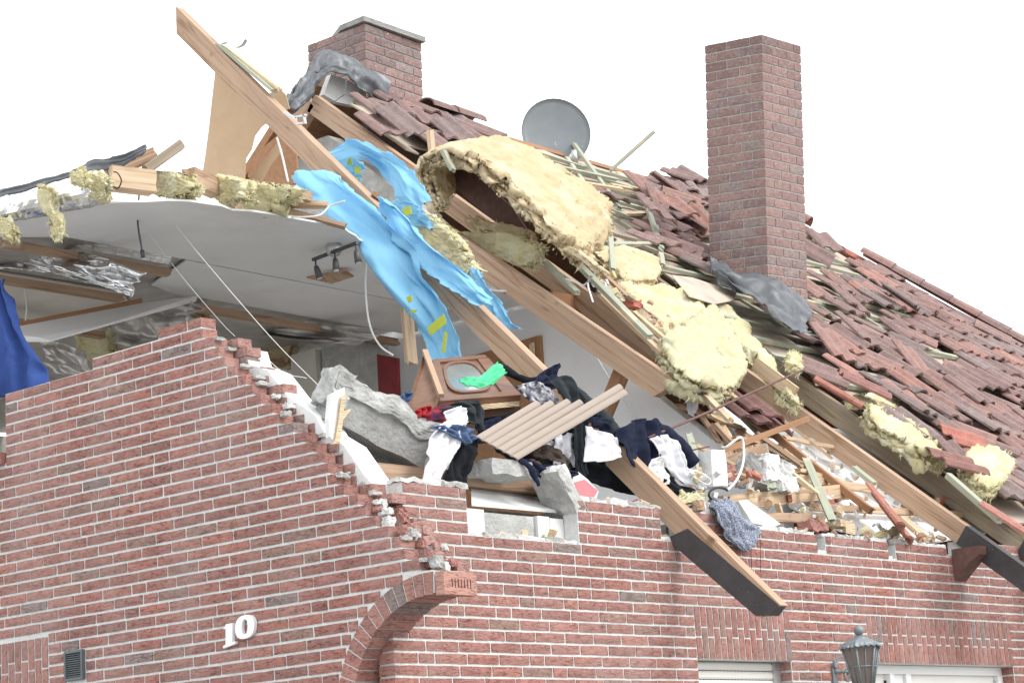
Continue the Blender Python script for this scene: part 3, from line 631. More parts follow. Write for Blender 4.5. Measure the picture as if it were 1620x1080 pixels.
# flue and dark red door leaf in the back of the room
box('flue', (4.15, 4.05, 2.9), (4.5, 4.45, 5.44), 'concrete', house); box('flue_plaster', (4.10, 4.47, 2.9), (4.55, 4.75, 5.43), 'wall_beige', house)
prism('red_panel', [X_(596, 560, 4.0), X_(628, 566, 4.0), X_(632, 690, 4.0), X_(602, 690, 4.0)], (.03, 0, 0), 'dark_red', house)
box('rear_wall', (.116, 9.0, 2.9), (14.8, 9.15, 5.5), 'wall_beige', house)
prism('rear_slope', [(5.15, 5.5, 8.14), (12.4, 5.5, 8.14), (15.2, 11.0, 3.62), (5.15, 11.0, 3.62)], (0, .05, .06), 'timber_brown', house)
prism('attic_wall', [(5.22, y, z) for y, z in ((2.2, 4.9), (5.32, 7.62), (5.55, 7.62), (9.0, 4.9))], (.17, 0, 0), 'concrete', house)

# ================================================================== roof frame
rafters = [(5.05, 3.60, 1.75, 5.30, 'timber'), (6.82, 3.57, -.75, 5.32, 'timber_grey'), (7.67, 3.57, -.75, 5.32, 'timber_grey'), (8.52, 3.57, -.75, 5.32, 'timber_grey'), (9.4, 3.57, -.75, 5.32, 'timber_grey'), (10.3, 3.57, -.75, 5.32, 'timber_grey'), (11.2, 3.57, -.75, 5.32, 'timber_grey'), (12.1, 3.57, -.75, 5.32, 'timber_grey')]
HR = .16
def rafter(x, z0, y0, y1, m, ht=HR, rough=0.0, tail=True, seed=0):
    """z0 = height of the rafter's upper face over the wall line; a dark painted tail outside the wall"""
    dz = -ht / 2 / CS
    a = np.array([x, y0, z0 + T * y0 + dz]); b = np.array([x, y1, z0 + T * y1 + dz])
    o = beam('rafter', a, b, .08, ht, m, house, rough=rough, seed=seed, cut1=0.0, cut0=-T if not rough else 0)
    if tail and y0 < -.3:
        c = np.array([x, -.03, z0 - T * .03 + dz]); u = nrm(b - a)
        me_o = beam('painted_tail', a - u * .001, c, .0835, ht + .004, 'tail_paint', o, cut0=-T, cut1=-T * 0)
    return o
for i, (x, z0, y0, y1, m) in enumerate(rafters): rafter(x, z0, y0, y1, m, seed=i)
rafter(5.95, 3.585, -.75, 1.95, 'timber', .145, seed=20)                        # the intact near rafter, broken off above
r1a, r1b = X_(1058, 617, 4.2), X_(690, 365, 4.2)
beam('rafter', r1a, r1b, .08, .18, 'timber', house, cut0=-T * .9, cut1=.4)
beam('brace', X_(1195, 575, 5.88), X_(1258, 622, 5.88), .035, .10, 'timber_pale', house)
# the far pair at the ridge, leaning the other way
rp0 = np.array([5.05, 5.30, 7.93]); beam('rafter', rp0 + np.array([0, .02, -.04]), rp0 + np.array([0, 1.35, -1.15]), .08, .16, 'timber', house)
# purlin and ridge board
beam('purlin', (4.75, 2.62, 5.52), (13.0, 2.62, 5.52), .12, .16, 'timber_brown', house)

# ================================================================== roof covering
RO = 3.70                                   # tile bed over the wall line
def roofp(x, s, z0=RO, up=0.0): return np.array([x, s * CS - up * SN, z0 + s * SN + up * CS])
HIPX, HIPK, SR = 12.45, .44, 7.05            # ridge end; hip leans; slope length
def hip_x(s): return HIPX + (SR - s) * CS * HIPK
# underlay boards with a torn edge
DECK = [(560, 168), (670, 150), (785, 203), (1112, 288), (1300, 366), (1640, 560), (1900, 700), (1900, 1100), (1660, 880), (1480, 735), (1390, 655), (1300, 600), (1215, 560), (1165, 500), (1115, 465), (1035, 420), (965, 400), (930, 320), (800, 255), (640, 232)]
g_ = .17; V, F, ix = [], [], {}
for i in range(int(4.6 / g_), int(15.2 / g_)):
    for j in range(0, int(SR / g_) + 1):
        xs, ss = i * g_, j * g_
        c = roofp(xs + g_ / 2, ss + g_ / 2, 3.615)
        if xs + g_ > hip_x(ss + g_) or not inside(tuple(proj(c)[0]), DECK): continue
        q = []
        for di, dj in ((0, 0), (1, 0), (1, 1), (0, 1)):
            k = (i + di, j + dj)
            if k not in ix: ix[k] = len(V); V.append(roofp(k[0] * g_, min(k[1] * g_, SR), 3.615, .012 * math.sin(k[0] * 1.7) * math.cos(k[1] * .9)))
            q.append(ix[k])
        F.append(tuple(q))
n = len(V); edges = {}
for f in F:
    for a, b in zip(f, f[1:] + f[:1]): edges[a, b] = 1
V2 = V + [v - np.array([0, -SN, CS]) * .016 for v in V]; F2 = F + [tuple(i + n for i in f[::-1]) for f in F] + [(b, a, a + n, b + n) for (a, b) in edges if (b, a) not in edges]
obj('underlay_board', V2, F2, 'underlay', house, fix=False)
# battens along X
rg = np.random.default_rng(51); GA = .335
roof = empty('roof_covering', (4.7, 0, 3.7), house)
BAT = [(15, 7.6, 12.4), (16, 6.9, 12.3), (17, 6.6, 12.2), (18, 6.6, 12.2), (19, 6.8, 12.2), (20, 6.2, 12.2), (14, 7.4, 12.4), (13, 7.3, 12.4), (12, 7.0, 12.7), (11, 6.9, 12.7), (10, 6.7, 12.8), (9, 6.6, 12.9), (8, 6.6, 13.0), (7, 6.7, 13.1), (6, 6.7, 13.2), (5, 6.9, 13.3), (4, 7.0, 13.4), (3, 7.1, 13.6), (2, 7.0, 13.7), (1, 7.1, 13.8)]
for r, x0, x1 in BAT:
    s = r * GA + .02; mid = 1
    beam('batten', roofp(x0 + rg.uniform(-.2, .2), s, 3.655, rg.uniform(0, .02)), roofp(x1, s, 3.655, rg.uniform(0, .02)), .05, .032, 'batten', roof, up=(0, -SN, CS), rough=.03, seed=r)
for x in (7.75, 9.4, 10.2, 11.2): beam('batten', roofp(x, 3.2, 3.635), roofp(x - rg.uniform(0, .5), 6.9, 3.635), .05, .03, 'batten', roof, up=(0, -SN, CS), rough=.02, seed=int(x * 3))
beam('batten', R_(968, 268, 3.72), X_(1033, 210, R_(968, 268, 3.72)[0] + .3), .05, .03, 'batten', roof, rough=.03, seed=77)
for k in range(22):
    p = np.array([rg.uniform(800, 1090), 0]); p[1] = 215 + (p[0] - 800) * .32 + rg.uniform(10, 120); an = rg.normal(.3, .25) if k % 3 else rg.normal(.95, .3); d = np.array([math.cos(an), math.sin(an)]) * rg.uniform(20, 70)
    beam('batten', R_(*(p - d), 3.72 + rg.uniform(0, .08)), R_(*(p + d), 3.72 + rg.uniform(0, .08)), .045, .028, rg.choice(['batten', 'batten', 'timber_grey', 'splinter']), roof, up=(0, -SN, CS), rough=.04, seed=400 + k)
# pantiles
def pantile(name, seed):
    rg = np.random.default_rng(seed); W, Lg, th = .322, .41, .012; n = 8; us = np.linspace(0, 1, n + 1)
    pro = [0.0, .026, .031, .011, -.003, .004, .028, .030, .004]; V = []
    for (yy, dz) in ((0, 0), (Lg, 0)):
        for u, h in zip(us, pro): V.append(((u - .5) * W, yy + (rg.uniform(-.008, .008) if yy == 0 else 0), h + .030 * (1 - yy / Lg)))
        for u, h in zip(us, pro): V.append(((u - .5) * W, yy, h + .030 * (1 - yy / Lg) - th * (1.7 if yy == 0 else 1)))
    k = n + 1; F = []
    for i in range(n):
        F.append((i, i + 1, 2 * k + i + 1, 2 * k + i)); F.append((k + i + 1, k + i, 3 * k + i, 3 * k + i + 1)); F.append((i + 1, i, k + i, k + i + 1)); F.append((2 * k + i, 2 * k + i + 1, 3 * k + i + 1, 3 * k + i))
    F.append((0, 2 * k, 3 * k, k)); F.append((n, k + n, 3 * k + n, 2 * k + n))
    return mesh(name, V, F, 'tile', smooth=False)
TM = [pantile('roof_tile', k) for k in range(4)]
def tile_col(rg, old=1.0):
    base = np.array([(.285, .19, .172), (.255, .17, .158), (.315, .19, .165), (.25, .19, .18), (.37, .20, .165)][rg.choice(5, p=[.32, .25, .2, .13, .1])])
    return tuple(base * rg.uniform(.85, 1.15))
def tile_at(x, s, rg, up=0.0, rz=0.0, rx=0.0, ry=0.0, parent=None, col=None, z0=RO):
    P = roofp(x, s, z0, up); ax = np.array([1.0, 0, 0]); ay = np.array([0, CS, SN]); az = np.array([0, -SN, CS])
    mw = mat4(P, ax, ay, az) @ Matrix.Rotation(rz, 4, 'Z') @ Matrix.Rotation(rx, 4, 'X') @ Matrix.Rotation(ry, 4, 'Y')
    o = place('roof_tile', TM[rg.integers(4)], mw, parent); o.color = (*(col or tile_col(rg)), 1); return o
ZONE = [(1284, 372), (1305, 376), (1345, 425), (1372, 410), (1470, 475), (1640, 560), (1640, 870), (1560, 772), (1505, 742), (1440, 700), (1395, 655), (1330, 620), (1262, 548), (1284, 500)]
SPARSE = [(1284, 372), (1345, 410), (1375, 430), (1402, 455), (1400, 500), (1310, 520), (1284, 500)]
MESSY = [(1284, 400), (1400, 450), (1500, 545), (1640, 660), (1640, 900), (1250, 560)]
HEAP = [(1028, 285), (1080, 292), (1114, 305), (1114, 395), (1150, 440), (1105, 430), (1062, 395), (1035, 350)]
PATCH = [(578, 160), (672, 150), (765, 188), (788, 225), (770, 240), (690, 238), (600, 205)]
LEFTT = [(928, 285), (1000, 296), (1042, 330), (1050, 395), (985, 372), (955, 345)]
rg = np.random.default_rng(61); cand = []
for r in range(0, 22):
    for c in range(0, 40):
        x, s = 4.75 + c * .30 + .0, r * GA
        if x > hip_x(s + .2) - .05 or s > SR - .3: continue
        q = tuple(proj(roofp(x, s + .2))[0])
        if inside(q, ZONE):
            if inside(q, SPARSE):
                if rg.random() < .42: cand.append((x, s, .6))
            elif inside(q, MESSY):
                if rg.random() < .84: cand.append((x, s, .5 if rg.random() < .7 else 1.0))
            elif rg.random() < .97: cand.append((x, s, .18 if rg.random() < .9 else .8))
        elif inside(q, HEAP):
            for _ in range(2 if rg.random() < .7 else 1): cand.append((x + rg.uniform(-.1, .1), s + rg.uniform(-.1, .1), 1.0))
        elif inside(q, PATCH): cand.append((x, s, .35 if rg.random() < .6 else .9))
        elif inside(q, LEFTT) and rg.random() < .28: cand.append((x, s, 1.0))
        elif q[0] > 1640 and rg.random() < .97: cand.append((x, s, -1))
near = [c for c in cand if c[2] >= 0]; near.sort(key=lambda c: np.linalg.norm(roofp(c[0], c[1]) - CAM_C)); JV, JF, JC = [], [], []
print('tiles', len(near), len(cand))
for k, (x, s, mss) in enumerate(near + [c for c in cand if c[2] < 0]):
    mss = max(mss, 0); far = k >= 290
    o = tile_at(x + rg.normal(0, .02) * mss * 3, s + rg.normal(0, .03) * mss * 3, rg, abs(rg.normal(0, .05)) * mss, rg.normal(0, .35) * mss * (1 if rg.random() > .06 else 2.5), rg.normal(.03, .14) * mss, rg.normal(0, .2) * mss, roof)
    if far:
        kk = len(JV); mw = o.matrix_basis; JV += [tuple(mw @ v.co) for v in o.data.vertices]; JF += [tuple(i + kk for i in p.vertices) for p in o.data.polygons]; JC += [tuple(o.color[:3])] * len(o.data.vertices); bpy.data.objects.remove(o)
if JV:
    me = mesh('far_tiles', JV, JF, 'tile_joined'); ca = me.color_attributes.new('tint', 'FLOAT_COLOR', 'POINT'); ca.data.foreach_set('color', np.c_[np.array(JC), np.ones(len(JC))].astype(np.float32).ravel())
    tag(place('far_tiles', me, None, roof), kind='stuff')
# ridge and hip caps
def cap_mesh(name):
    V, F = [], []; n = 7
    for yy, r in ((0, .125), (.40, .105)):
        for k in range(n): a = math.pi * k / (n - 1); V.append((math.cos(a) * r, yy, math.sin(a) * r * .75))
        for k in range(n): a = math.pi * k / (n - 1); V.append((math.cos(a) * (r - .016), yy, math.sin(a) * (r - .016) * .75))
    for k in range(n - 1): F += [(k, k + 1, 2 * n + k + 1, 2 * n + k), (n + k + 1, n + k, 3 * n + k, 3 * n + k + 1), (k + 1, k, n + k, n + k + 1), (2 * n + k, 2 * n + k + 1, 3 * n + k + 1, 3 * n + k)]
    return mesh(name, V, F, 'tile', smooth=False)
CAP = cap_mesh('ridge_tile')
def cap(P, d, rg, tilt=0.0):
    y = nrm(d); x = nrm(np.cross(y, (0, 0, 1))); z = np.cross(x, y); o = place('ridge_tile', CAP, mat4(P, x, y, z) @ Matrix.Rotation(tilt, 4, 'Y'), roof); o.color = (*tile_col(rg), 1)
h0 = roofp(HIPX, SR, RO, .03); h1 = roofp(hip_x(0), 0, RO, .03); hl = np.linalg.norm(h1 - h0)
for k in range(int(hl / .36)):
    t = (k + 1) * .36 / hl; P = h0 + (h1 - h0) * t
    if 1 <= k <= 2: continue
    cap(P, h0 - h1, rg, rg.normal(0, .05))
for x in (6.6, 6.95, 10.9, 11.25): cap(roofp(x, SR - .02, RO, .02), (1, 0, 0), rg, rg.normal(0, .1))
# hip plane on the far end
prism('hip_slope', [roofp(HIPX, SR), roofp(hip_x(0), 0), (hip_x(0), 10.9, 3.7)], (-.05, 0, -.05), 'tile_broken', house)

# ================================================================== chimneys
def chim_col(rg, pale): 
    c = np.array([(.33, .20, .175), (.295, .18, .16), (.355, .22, .19), (.265, .18, .17), (.31, .235, .215)][rg.choice(5, p=[.3, .25, .2, .15, .1])]) * rg.uniform(.9, 1.1)
    return tuple((c * .82 + .18 * np.array([.42, .37, .36])) * 1.06 * (1 - .35 * pale))
def chimney(label, base, top, dx, dy, cap_slab=False, course=.083, seed=0, most=150, grime=0):
    """base = near bottom corner; the shaft runs to top (near upper corner), so it may lean a little"""
    base, top = np.asarray(base, float), np.asarray(top, float); H = np.linalg.norm(top - base); zz = (top - base) / H
    ch = empty('chimney', base, house); ch['label'] = label
    xx = nrm(np.array([1.0, 0, 0]) - zz * zz[0]); yy = np.cross(zz, xx); A = lambda u, v, h: base + xx * u + yy * v + zz * h
    P = [A(.006, .006, 0), A(dx - .006, .006, 0), A(dx - .006, dy - .006, 0), A(.006, dy - .006, 0)]
    prism('mortar_core', P, zz * (H - .012), 'mortar_old' if course > .0835 else 'mortar_dark', ch)
    n = int(H / course); rg = np.random.default_rng(seed); Hb = course - .0105
    face = [brick_mesh('brick', .24, 'chimney_brick', seed * 7 + k, .10, Hb) for k in range(4)]; JV, JF, JC = [], [], []
    cnt = 0
    for k in range(n - 1, -1, -1):
        h = (k + .5) * H / n
        for side in range(4):
            W = (dx, dy, dx, dy)[side]; u = 0 if (k + side) % 2 else -.115; first = 1
            while u < W - .02:
                e = u + .25; a, b = max(u, 0) + (.005 if u > 0 else 0), min(e, W) - (.005 if e < W else 0)
                if b - a > .03:
                    m_ = (a + b) / 2
                    if side == 0: P, ax, ay = A(m_, 0, h), xx, yy
                    elif side == 1: P, ax, ay = A(0, m_, h), -yy, xx
                    elif side == 2: P, ax, ay = A(m_, dy, h), -xx, -yy
                    else: P, ax, ay = A(dx, m_, h), yy, -xx
                    me = face[rg.integers(4)]; mw = mat4(P, ax * (b - a) / .24, ay * .55, zz); c = chim_col(rg, max(0, 1 - (n - 1 - k) / 5) * rg.uniform(.3, 1))
                    if side < 2 and cnt < most: o = place('brick', me, mw, ch); o.color = (*c, 1); cnt += 1
                    else: kk = len(JV); JV += [tuple(mw @ v.co) for v in me.vertices]; JF += [tuple(i + kk for i in p.vertices) for p in me.polygons]; JC += [c] * len(me.vertices)
                u = e
    me = mesh('brick_courses', JV, JF, 'chimney_brick_joined'); ca = me.color_attributes.new('tint', 'FLOAT_COLOR', 'POINT'); ca.data.foreach_set('color', np.c_[np.array(JC), np.ones(len(JC))].astype(np.float32).ravel())
    tag(place('brick_courses', me, None, ch), kind='stuff')
    return ch, A, H
# tall chimney in the slope
cb = R_(1216, 478, 3.72); dpt = (cb - CAM_C) @ CAM_R[:, 2]; r_ = ray(1205, 54); ct = CAM_C + r_ * (dpt / FPX * 1.012)
WX = (Y_(1278, 490, cb[1])[0] - cb[0]); WY = (X_(1120, 440, cb[0])[1] - cb[1]); print('chimney', cb, ct, WX, WY)
tall, TA, TH = chimney('tall plain brick chimney standing in the torn tiles', cb - nrm(ct - cb) * .35, ct, WX, WY, course=.0845, seed=3, most=200)
# ridge chimney with a cracked slab on top
cb2 = np.array([6.55, 5.45, 7.75]); q = proj(cb2)
rA = ray(577, 34); yb = 5.6; ct2 = Y_(577, 36, yb); cb2 = Y_(580, 190, yb); WX2 = Y_(666, 60, yb)[0] - ct2[0]; WY2 = X_(487, 72, ct2[0])[1] - ct2[1]; print('chimney2', cb2, ct2, WX2, WY2)
low, LA, LH = chimney('short brick chimney on the ridge with a thin slab', cb2 - np.array([0, 0, .3]), ct2, WX2, WY2, seed=4, most=110)
slabp = [LA(-.02, .30, LH + .005), LA(-.03, -.02, LH + .005), LA(WX2 + .02, -.04, LH + .005), LA(WX2 + .02, WY2, LH + .005), LA(.25, WY2 + .03, LH + .005)]
prism('cover_slab', slabp, (0, 0, .05), 'concrete_dark', low)
# ================================================================== loose timbers and boards
def th(o, label, cat, group=None): return tag(o, label, cat, group)
LX = 2.58
lr = empty('loose_rafter', X_(760, 510, LX)); th(lr, 'long loose rafter tilted across the room, its lower end painted dark', 'rafter')
l0, l1 = X_(1222, 966, LX), X_(285, 34, LX); lu = nrm(l1 - l0); ln = np.cross((1, 0, 0), lu); ln = ln if ln[2] > 0 else -ln
lb = beam('timber_body', l0, l1, .08, .152, 'timber', lr, cut0=-.55, cut1=1.0)
lt = X_(1070, 836, LX)
prism('painted_tail', [lt - ln * .077 - (.0425, 0, 0), l0 + lu * .05 - ln * .077 - (.0425, 0, 0), l0 - lu * .028 - ln * .01 - (.0425, 0, 0), l0 - lu * .034 + ln * .070 - (.0425, 0, 0), lt - lu * .09 + ln * .070 - (.0425, 0, 0)], (.085, 0, 0), 'tail_paint', lr)
for k, (a, b) in enumerate((((348, 72), (432, 143)), ((360, 78), (440, 140)))):
    th(beam('batten_strip', X_(*a, LX + .03 * k), X_(*b, LX + .03 * k), .05, .022, 'batten' if k == 0 else 'splinter', rough=.03, seed=k), ['grey-green batten strip lying along the top of the loose rafter', 'pale splintered strip behind the batten on the loose rafter'][k], 'batten')
def strap(name, label, pts, x, t=.003, w=.03):
    P = spline([X_(a, b, x) for a, b in pts], 14); V, F = [], []
    for p in P: V += [p + (-w / 2, 0, 0), p + (w / 2, 0, 0), p + (w / 2, 0, t), p + (-w / 2, 0, t)]
    for i in range(len(P) - 1):
        for j in range(4): F.append((i * 4 + j, i * 4 + (j + 1) % 4, i * 4 + 4 + (j + 1) % 4, i * 4 + 4 + j))
    F += [(3, 2, 1, 0), tuple(len(V) - 4 + j for j in range(4))]
    return th(obj(name, V, F, 'steel'), label, 'strap')
strap('metal_strap', 'bent grey metal strap at the top of the loose rafter', [(352, 70), (362, 68), (372, 76), (384, 72), (390, 63), (394, 67)], LX)
cl = empty('metal_bracket', X_(468, 187, LX - .06)); th(cl, 'bright metal clip hanging at the middle of the loose rafter', 'bracket')
for k, (a, b, h) in enumerate((((450, 178), (472, 190), .035), ((468, 186), (484, 182), .03), ((470, 197), (483, 194), .025), ((481, 181), (483, 196), .02))): beam('bracket_arm', X_(*a, LX - .06), X_(*b, LX - .06), .02, h * .5, 'steel', cl)
# sheets of fibreboard
th(prism('fibreboard_sheet', [X_(*p, 2.95) for p in ((341, 108), (336, 150), (330, 205), (324, 250), (318, 286), (352, 288), (387, 284), (388, 262), (389, 250), (398, 236), (403, 215), (414, 200), (432, 188), (400, 150), (365, 118))], (.006, 0, 0), 'fibreboard'), 'large tan fibreboard sheet hanging behind the loose rafter against the sky', 'board')
th(prism('fibreboard_sheet', [X_(*p, 3.0) for p in ((424, 150), (440, 138), (452, 150), (458, 172), (446, 176), (432, 168))], (.006, 0, 0), 'fibreboard'), 'small torn fibreboard piece behind the top strips of the loose rafter', 'board')
th(prism('fibreboard_sheet', [X_(*p, 3.1) for p in ((391, 286), (410, 262), (440, 224), (446, 238), (428, 262), (412, 292))], (.006, 0, 0), 'fibreboard'), 'small tan board leaning left of the ridge rafters', 'board')
th(prism('brown_board', [X_(*p, 4.2) for p in ((392, 280), (396, 250), (450, 205), (468, 225), (470, 290), (430, 296))], (.02, 0, 0), 'timber_brown'), 'dark brown board behind the leaning tan board', 'board')
th(prism('brown_board', [X_(*p, 4.75) for p in ((724, 262), (742, 266), (812, 330), (838, 372), (800, 362), (742, 318), (716, 290))], (.02, 0, 0), 'rust'), 'dark red-brown panel inside the curled tan insulation mat', 'board')
th(prism('fibreboard_sheet', [R_(*p, 3.75) for p in ((1062, 436), (1095, 440), (1140, 455), (1166, 462), (1160, 476), (1130, 482), (1090, 470))], (0, -.004, .006), 'underlay'), 'curled beige board edge left of the lead flashing', 'board')
th(prism('fibreboard_sheet', [R_(*p, 3.6) for p in ((1262, 540), (1290, 560), (1340, 600), (1320, 612), (1290, 610), (1275, 580))], (0, -.004, .006), 'underlay'), 'beige board flap below the tall chimney', 'board')
th(prism('beige_board', [R_(*p, 3.55) for p in ((1188, 512), (1215, 530), (1262, 548), (1254, 560), (1218, 566), (1180, 532))], (0, -.004, .012), 'underlay'), 'pale panel wedged under the tall chimney flashing', 'board')

# ================================================================== ceiling edge: wool, stubs, foil
def wool(name, label, rows, t, m='wool_yellow', plane=None, x=None, y=None, z0=None, amp=.03, cs=10, edge=.035, nu=34, nv=34, seed=0, group=None, parent=None):
    def at(p):
        if len(p) == 3: return X_(*p)
        if x is not None: return X_(*p, x)
        if y is not None: return Y_(*p, y)
        return R_(*p, z0)
    n = max(len(r) for r in rows); ctrl = [[at(p) for p in r] for r in rows]
    return th(batt(name, ctrl, t, m, nu=nu, nv=nv, amp=amp, cs=cs, seed=seed, edge=edge), label, 'insulation', group)
wool('insulation_clump', 'yellow wool clump hanging from the ceiling edge beside the beam stub', [[(236, 284), (275, 272), (312, 286)], [(242, 300), (278, 296), (310, 300)], [(256, 312), (284, 318), (306, 310)]], .12, x=.75, amp=.05, seed=1)
wool('insulation_clump', 'yellow wool tuft between the two stubs on the ceiling edge', [[(335, 288), (362, 280), (392, 284)], [(342, 306), (368, 304), (398, 302)], [(356, 324), (374, 322), (400, 322)]], .12, x=1.15, amp=.05, seed=2)
wool('insulation_clump', 'wide yellow wool clump spilling over the torn ceiling edge', [[(374, 288), (420, 290), (474, 298)], [(384, 310), (425, 312), (470, 312)], [(395, 330), (424, 344), (440, 328)]], .14, x=1.4, amp=.05, seed=3)
wool('insulation_clump', 'thin yellow wool strip dripping over the foil roll', [[(62, 296), (75, 294), (84, 298)], [(66, 325), (78, 325), (86, 328)], [(80, 345), (90, 348), (97, 345)], [(84, 372), (92, 382), (100, 370)]], .05, x=-.02, amp=.025, edge=.02, seed=4)
wool('insulation_clump', 'yellow wool tuft stuck at the right end of the foil roll', [[(142, 276), (160, 272), (174, 284)], [(144, 300), (158, 302), (172, 302)], [(148, 314), (160, 318), (170, 314)]], .08, x=.2, amp=.04, seed=5)
wool('insulation_clump', 'small yellow wool patch on top of the foil roll', [[(116, 274), (128, 270), (140, 276)], [(118, 292), (130, 295), (138, 296)]], .06, x=.05, amp=.03, seed=6)
wool('insulation_clump', 'yellow wool shred at the far left ceiling corner', [[(-2, 345), (14, 350), (26, 362)], [(0, 372), (14, 378), (24, 384)]], .06, x=-.05, amp=.03, seed=7)
def wrinkled_tube(name, path, r, m, seed, amp=.012, n=22, k=36, sq=1.0):
    P = spline(path, k); V, F = [], []; t = np.gradient(P, axis=0)
    for i in range(k):
        d = nrm(t[i]); a = nrm(np.cross(d, (0, 0, 1))); b = np.cross(a, d)
        for q in range(n):
            g = 2 * math.pi * q / n; o = math.cos(g) * a * sq + math.sin(g) * b; p = P[i] + r * o
            V.append(p + o * amp * 2 * (fbm((p * 14)[None], seed, 3)[0] - .8 * abs(fbm((p * 22 + 5)[None], seed + 5, 2)[0])))
    for i in range(k - 1):
        for q in range(n): F.append((i * n + q, i * n + (q + 1) % n, (i + 1) * n + (q + 1) % n, (i + 1) * n + q))
    F += [tuple(range(n))[::-1], tuple((k - 1) * n + q for q in range(n))]
    return obj(name, V, F, m, None, smooth=False)
th(wrinkled_tube('foil_roll', [X_(8, 334, .02), X_(60, 322, .08), X_(120, 310, .16), X_(168, 300, .25)], .085, 'foil', 4, .01), 'silver foil insulation roll along the torn ceiling edge at left', 'insulation')
th(cloth('roof_membrane', [[X_(-10, 303, .0), X_(-10, 315, -.02)], [X_(60, 286, .1), X_(60, 298, .08)], [X_(118, 268, .2), X_(120, 280, .18)], [X_(140, 257, .3), X_(146, 272, .28)], [X_(190, 247, .4), X_(195, 262, .4)], [X_(232, 228, .5), X_(232, 240, .5)]], 'lead', nu=50, nv=14, amp=.006, fu=2, crum=.012, seed=3, thick=.012, torn=.02), 'dark grey roofing strip above the foil roll at the left', 'roofing')
def stub(name, label, a, b, wd, ht, m, cat='timber', seed=0, rough=.02, parent=None): return th(beam(name, a, b, wd, ht, m, parent, rough=rough, seed=seed), label, cat)
stub('beam_stub', 'broad tan beam stub with a black wire loop on the ceiling edge', X_(172, 282, .35), X_(240, 290, .62), .12, .135, 'timber_pale', rough=.012)
stub('beam_stub', 'short brown beam stub between yellow wool on the ceiling edge', X_(300, 280, .80), X_(342, 299, 1.12), .09, .11, 'timber', seed=2)
stub('beam_stub', 'grey weathered timber end pointing up over the ceiling edge', X_(232, 268, .6), X_(285, 230, .8), .06, .06, 'timber_grey', seed=3)
stub('beam_stub', 'reddish splintered timber beside the grey timber end', X_(195, 264, .55), X_(243, 244, .7), .07, .07, 'timber', seed=4)
stub('beam_stub', 'small brown chip of timber at the end of the yellow wool', X_(462, 304, 1.5), X_(490, 312, 1.6), .05, .06, 'timber', seed=5)
stub('splintered_plank', 'pale plank lying flat on the ceiling edge before the blue membrane', X_(436, 322, 1.5), X_(515, 325, 1.75), .10, .03, 'timber_pale', 'plank', seed=6)
stub('splintered_plank', 'long thin plank under the pale plank at the ceiling edge', X_(440, 330, 1.55), X_(545, 358, 1.85), .08, .025, 'timber', 'plank', seed=7)
stub('splintered_plank', 'short plank hanging upright under the blue membrane', X_(643, 490, 2.5), X_(651, 572, 2.5), .09, .03, 'timber_pale', 'plank', seed=8, rough=.03)
stub('splintered_plank', 'dark splinter across the upper gap of the blue membrane', X_(592, 308, 2.6), X_(622, 332, 2.7), .05, .03, 'timber_brown', 'plank', seed=9)
def wire(name, label, pts, r, m, n=30, cat='cable', w=6): return th(tube(name, spline(pts, n), r, m, n=w), label, cat)
wire('wire_loop', 'black wire loop on the tan beam stub', [X_(170, 270, .30), X_(176, 290, .28), X_(186, 298, .28), (X_(192, 286, .28)), X_(186, 274, .28), X_(180, 272, .28)], .004, 'black')
hc = empty('pendant_cable', X_(225, 402, .75)); th(hc, 'dark cable hanging from the ceiling with a small lamp socket', 'cable')
tube('cord', spline([X_(220, 308, .75), X_(218, 340, .75), X_(219, 362, .75), X_(225, 398, .75)], 24), .006, 'steel_dark', hc); tube('socket', [X_(225, 396, .75), X_(226, 407, .75)], .014, 'steel_dark', hc, n=10)
wire('thin_wire', 'long thin wire from the ceiling edge down to the concrete fragment', [X_(248, 320, .9), X_(330, 420, 1.0), X_(430, 535, 1.1), X_(512, 618, 1.2)], .0022, 'cable_white')
wire('thin_wire', 'thin wire crossing from the ceiling to the plaster edge', [X_(225, 355, .9), X_(290, 440, .95), X_(350, 510, 1.0), X_(372, 532, 1.0)], .0014, 'cable_white')
wire('thin_wire', 'short thin wire running from plaster edge to the long wire', [X_(420, 565, .9), X_(450, 590, 1.0), X_(485, 598, 1.1)], .0025, 'cable_white')
wire('white_cable', 'white cable drooping along the ceiling edge over the planks', [X_(350, 305, 1.2), X_(395, 318, 1.3), X_(440, 340, 1.45), X_(500, 342, 1.6), X_(522, 326, 1.7), X_(545, 318, 1.7)], .006, 'cable_white')
wire('white_cable', 'white cable hanging from the ceiling to the dark red panel', [X_(581, 400, 2.4), X_(578, 450, 2.4), X_(584, 510, 2.4), X_(600, 545, 2.4), X_(622, 562, 2.4)], .007, 'cable_white')
wire('white_cable', 'white cable running down behind the loose rafter to the ceiling edge', [X_(438, 218, 2.7), X_(446, 245, 2.7), X_(456, 288, 2.7)], .008, 'cable_white')
wire('white_cable', 'thin white cord hanging on the white partition wall', [X_(940, 558, 4.5), X_(965, 600, 4.5), X_(1008, 662, 4.5)], .006, 'cable_white')
wire('white_cable', 'pale cord hanging at the left window corner', [X_(36, 440, 1.2), X_(42, 480, 1.2), X_(40, 512, 1.2)], .005, 'cable_white')

